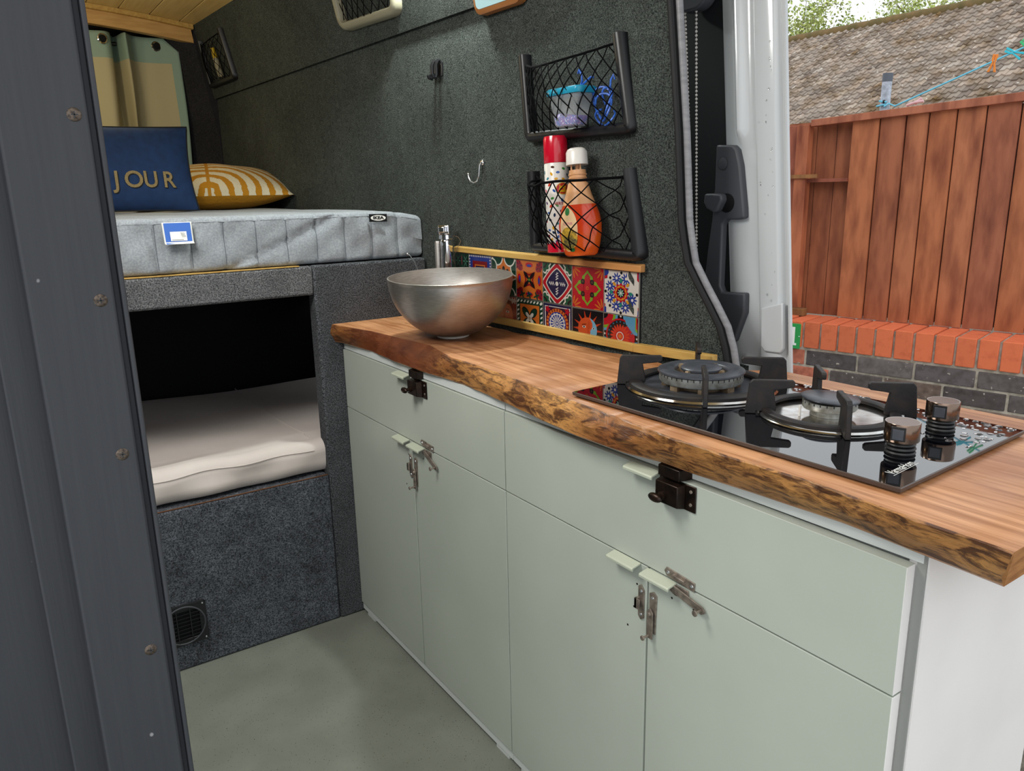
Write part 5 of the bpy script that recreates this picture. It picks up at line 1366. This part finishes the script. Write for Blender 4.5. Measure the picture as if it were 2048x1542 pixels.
MB().box(-.006, 1.8, FB + .012, FB + .020, .66, 1.50, 0, lin('#3a2018')).build('gap_shade_sheet', 'fence', tf, smooth=0)  # dark sheet added behind the boards as shade in their gaps
b = MB()
for x0, x1 in ((-.30, -.17), (-.17, -.084), (-.084, .0)):
    g_ = rr.uniform(.75, .9); c_ = [v * g_ for v in lin('#b06844')[:3]] + [1]
    b.box(x0 + .001, x1 - .002, FB + .040, FB + .055, .645, 1.49, 0, c_)
b.build('recessed_boards', 'fence', tf, smooth=0)
b = MB(); b.add([Vector(p) for p in ((-.175, FB - .030, 1.469), (1.8, FB - .030, 1.560), (1.8, FB + .030, 1.560), (-.175, FB + .030, 1.469), (-.175, FB - .030, 1.497), (1.8, FB - .030, 1.598), (1.8, FB + .030, 1.598), (-.175, FB + .030, 1.497))], [(0, 1, 5, 4), (1, 2, 6, 5), (2, 3, 7, 6), (3, 0, 4, 7), (4, 5, 6, 7), (0, 3, 2, 1)], 0, lin('#b06a4c'))
b.build('top_rail', 'fence', tf, bevel=.002, smooth=0)
b = MB(); b.box(-.9, -.235, FB - .02, FB + .0, .66, 1.478, 0, lin('#ac6248')); b.box(-.233, -.180, FB - .035, FB + .02, .66, 1.478, 0, lin('#b86c48')); b.build('end_post', 'fence', tf, bevel=.002, smooth=0)
b = MB(); b.box(-.9, -.125, FB - .045, FB - .036, 1.252, 1.268, 0, lin('#9a6a3c')); b.build('upper_shelf_rail', 'fence', tf, smooth=0)
b = MB(); b.box(-.20, -.004, FB - .02, FB + .035, 1.234, 1.249, 0, lin('#94503a')); b.build('lower_shelf_rail', 'fence', tf, smooth=0)
b = MB(); b.box(-.9, -.135, FB - .06, FB - .02, .6455, .678, 0, lin('#8a6238')); b.build('foot_rail', 'fence', tf, bevel=.002, smooth=0)
# ---- washing line, pegs and pole behind the fence
def LP(x, z, y=.65): return Vector((x, y, z))
trn = Matrix.Translation((2.152, 1.56, 0)) @ Matrix.Rotation(ANG, 4, 'Z')
def G_(x, z, y=.65): return trn @ LP(x, z, y)
t = thing('washing_line_pole', 'pale grey pole with dark top poking above the fence', 'pole', tuple(G_(-.036, -.5)))
b = MB(); b.tube([G_(-.040, -.499), G_(-.036, 1.676)], .0215, 20); b.build('pole_shaft', 'pole', t)
b = MB(); b.tube([G_(-.036, 1.6765), G_(-.035, 1.713)], .0225, 20); b.build('pole_cap', 'poletop', t)
b = MB(); b.sphere(G_(-.034, 1.588, .625), .008, 10, 8); b.build('line_hole', 'rubber', t)
t = thing('washing_line', 'cyan washing line rising to the right behind the fence', 'washing line', tuple(G_(.0, 1.57)))
b = MB(); b.tube([G_(-.03, 1.566, .62), G_(-.012, 1.578, .624), G_(.008, 1.567)] + [G_(lerp(.008, 1.2, k / 12), lerp(1.567, 2.03, k / 12)) for k in range(1, 13)], .0040, 8); b.tube([G_(-.055, 1.592, .622), G_(-.02, 1.585, .622), G_(-.03, 1.575, .622), G_(-.065, 1.57, .622)], .004, 6); b.build('line', 'rope', t)
def peg(x, z, ang, m, label):
    t = thing('clothes_peg', label, 'clothes peg', tuple(G_(x, z)), 'pegs on the washing line')
    R_m = Matrix.Rotation(ang, 4, 'Y')
    for s in (-1, 1):
        b = MB(); P = [(.001 * s, .034), (.010 * s, .034), (.010 * s, .014), (.006 * s, 0), (.017 * s, -.036), (.008 * s, -.037), (.001 * s, -.004)]
        A = [trn @ (LP(x, z) + R_m @ Vector((u, -.005, v))) for u, v in P]; B_ = [trn @ (LP(x, z) + R_m @ Vector((u, .005, v))) for u, v in P]
        b.prism(A, B_); b.build('peg_leg', m, t, bevel=.001)
    b = MB(); b.tube([trn @ (LP(x, z) + R_m @ Vector((-.008, 0, .006))), trn @ (LP(x, z) + R_m @ Vector((.008, 0, .006)))], .0035, 8); b.build('peg_spring', 'wire', t)
peg(.388, 1.707, radians(8), 'orange', 'orange clothes peg hanging on the cyan washing line')
peg(.457, 1.738, radians(-62), 'cyan', 'cyan clothes peg lying crosswise on the washing line')
peg(.503, 1.757, radians(-40), 'greenpeg', 'green clothes peg at the right edge of the photo on the washing line')
t = thing('clothes_peg', 'pale pink clothes peg resting on top of the fence rail', 'clothes peg', tuple(trn @ Vector((.235, FB, 1.52))), 'pegs on the washing line')
for a, (x0, z0, x1, z1) in enumerate(((.20, 1.526, .262, 1.537), (.228, 1.529, .250, 1.549))):
    b = MB(); b.tube([trn @ Vector((x0, FB + .012 * a, z0)), trn @ Vector((lerp(x0, x1, .5), FB + .012 * a, lerp(z0, z1, .5) + .003)), trn @ Vector((x1, FB + .012 * a, z1))], .0055, 8); b.build('peg_leg', 'pinkpeg', t)
# ---- house roof
t = thing('house', 'house with weathered brown tiled roof beyond the fence', 'house', (14, 8, -.5))
SL = radians(35); b = MB(); rr = random.Random(2)
g = .175; nc = 24; seg = 4; w = .165; Y0, Y1 = 1.6, 14.2; ncol = int((Y1 - Y0) / w)
for c_ in range(nc):
    d0, d1 = g * c_, g * (c_ + 1) + .03            # distance down the slope from the ridge
    for k in range(ncol):
        y0 = Y0 + k * w + (.0 if c_ % 2 else .0); vs = []
        q = rr.random(); base = '#978a7e' if q < .6 else ('#a49486' if q < .8 else ('#83766c' if q < .93 else '#b0a498'))
        g_ = rr.uniform(.85, 1.15); col = [v * g_ for v in lin(base)[:3]] + [1]
        jit = rr.uniform(-.004, .004)
        for d, lift in ((d0, .0), (d1, .026 + jit), (d1 + .002, .0)):
            for i in range(seg + 1):
                f = i / seg; prof_ = .028 * max(0, sin(pi * min(1, f / .5))) if f < .5 else -.004
                h = lift + prof_
                vs.append(Vector((15.37 - d * cos(SL) - h * sin(SL), y0 + f * w * .995, 4.46 - d * sin(SL) + h * cos(SL))))
        n_ = seg + 1; fs = []
        for r_ in range(2):
            for i in range(seg): fs.append((r_ * n_ + i, r_ * n_ + i + 1, (r_ + 1) * n_ + i + 1, (r_ + 1) * n_ + i))
        b.add(vs, fs, 0, col)
b.build('tiled_roof', 'rooftile', t, smooth=40)
b = MB()
for k in range(40):
    y0 = Y0 + k * .45; b.tube([(15.38, y0, 4.45), (15.38, y0 + .46, 4.455)], [.10, .11], 10)
b.build('ridge_tiles', 'moss', t)
b = MB(); d = nc * g; b.prism([Vector((x, Y0 + .1, z)) for x, z in ((15.37 - d * cos(SL) + .5, -.5), (20.2, -.5), (20.2, 4.4 - d * sin(SL) + .4), (15.37, 4.38), (15.37 - d * cos(SL) + .5, 4.38 - d * sin(SL) + .35))], [Vector((x, Y1 - .1, z)) for x, z in ((15.37 - d * cos(SL) + .5, -.5), (20.2, -.5), (20.2, 4.4 - d * sin(SL) + .4), (15.37, 4.38), (15.37 - d * cos(SL) + .5, 4.38 - d * sin(SL) + .35))])
b.build('house_wall', 'render', t, smooth=0)
# ---- trees behind the ridge
def tree(x, y, H_, R_, nleaf, seed, label, ls=.11, dens=1.):
    rr = random.Random(seed); t = thing('tree', label, 'tree', (x, y, -.5), 'spring trees behind the tiled roof')
    b = MB(); tips = []
    b.tube([(x, y, -.5), (x + .1, y + .1, H_ * .45), (x, y + .2, H_ * .8)], [.16, .11, .05], 8)
    for k in range(46):
        z0 = H_ * rr.uniform(.3, .8); a = rr.uniform(0, 2 * pi); L_ = R_ * rr.uniform(.6, 1.15) * (1.1 - .5 * z0 / H_)
        p = [Vector((x + .05, y + .1, z0))]; d = Vector((cos(a), sin(a), rr.uniform(.3, .9))).normalized()
        for s in range(5):
            d = (d + Vector((rr.uniform(-.3, .3), rr.uniform(-.3, .3), rr.uniform(-.1, .35)))).normalized(); p.append(p[-1] + d * L_ / 5)
        b.tube(p, [.035, .028, .02, .014, .009, .005], 5); tips += p[2:]
        for s in range(4):
            q = p[rr.randint(2, 5)]; d2 = Vector((rr.uniform(-1, 1), rr.uniform(-1, 1), rr.uniform(-.2, 1))).normalized(); e = q + d2 * rr.uniform(.3, .8)
            b.tube([q, (q + e) / 2 + Vector((0, 0, .03)), e], [.010, .007, .004], 4); tips += [e, (q + e) / 2]
    b.build('trunk', 'twig', t)
    b = MB()
    for k in range(nleaf):
        c = rr.choice(tips) + Vector((rr.gauss(0, .24), rr.gauss(0, .24), rr.gauss(0, .24)))
        u = Vector((rr.uniform(-1, 1), rr.uniform(-1, 1), rr.uniform(-1, 1))).normalized(); v = u.cross(Vector((rr.uniform(-1, 1), rr.uniform(-1, 1), rr.uniform(-1, 1)))).normalized(); s = ls * rr.uniform(.6, 1.2)
        b.add([c + u * s * .6, c + v * s * .32, c - u * s * .6, c - v * s * .32], [(0, 1, 2, 3)])
    b.build('foliage', 'leaf', t, smooth=0)
tree(22.5, 16.8, 7.3, 2.6, 12000, 31, 'pale spring tree at the left behind the tiled roof, nearest the van door')
tree(26.5, 14.6, 7.7, 2.6, 9000, 32, 'thin-leaved tree in the middle behind the tiled roof')
tree(26.5, 21.8, 7.4, 2.0, 3000, 33, 'leafy tree mostly hidden by the white sliding door')
tree(25.5, 10.4, 7.0, 2.0, 10000, 34, 'bright green lower tree at the right behind the roof ridge')

# ================================================================== LIGHT AND CAMERA
w = bpy.data.worlds.new('overcast'); SC.world = w; w.use_nodes = True
bg = w.node_tree.nodes['Background']; bg.inputs['Color'].default_value = (.93, .97, 1.0, 1); bg.inputs['Strength'].default_value = 1.0
def area(name, loc, target, size, power, col, sy=None, spread=None):
    l = bpy.data.lights.new(name, 'AREA'); l.energy = power; l.color = col; l.size = size
    if sy: l.shape = 'RECTANGLE'; l.size_y = sy
    if spread: l.spread = spread
    o = bpy.data.objects.new(name, l); COL.objects.link(o); o.location = loc
    o.rotation_euler = (Vector(target) - Vector(loc)).to_track_quat('-Z', 'Y').to_euler(); return o
s = bpy.data.lights.new('hazy_sun', 'SUN'); s.energy = .6; s.angle = radians(60); s.color = (1, .97, .92)
so = bpy.data.objects.new('hazy_sun', s); COL.objects.link(so); so.rotation_euler = Vector((.62, .55, -.75)).to_track_quat('-Z', 'Y').to_euler()
pl = bpy.data.lights.new('warm_fill_rear', 'POINT'); pl.energy = 5.5; pl.shadow_soft_size = .06; pl.color = (1., .88, .60)  # warm fill added out of sight behind the post for ceiling and curtain
plo = bpy.data.objects.new('warm_fill_rear', pl); COL.objects.link(plo); plo.location = (-.62, 2.7, 1.74)
sp = bpy.data.lights.new('wall_spot_lamp', 'SPOT'); sp.energy = 32; sp.spot_size = radians(140); sp.spot_blend = .4; sp.shadow_soft_size = .035; sp.color = (.93, 1., .95)
spo = bpy.data.objects.new('wall_spot_lamp', sp); COL.objects.link(spo); spo.location = (.205, 1.42, 1.93)
area('interior_fill_front', (-.92, .86, 1.9), (-.3, 1.0, 0.3), .55, 15., (1., .985, .94))  # soft fill added for floor and cabinet fronts, no fitting modelled

cam = bpy.data.cameras.new('camera'); co = bpy.data.objects.new('camera', cam); COL.objects.link(co); SC.camera = co
cam.sensor_fit = 'HORIZONTAL'; cam.sensor_width = 36.; cam.lens = 1541.44 / 2048 * 36
co.location = (-.7944, -.3961, 1.2204); co.rotation_euler = (1.3245, .0202, -.6030)
cam.clip_start = .02; cam.clip_end = 200
SC.view_settings.view_transform = 'Standard'
SC.view_settings.look = 'None'
SC.view_settings.exposure = 0.3
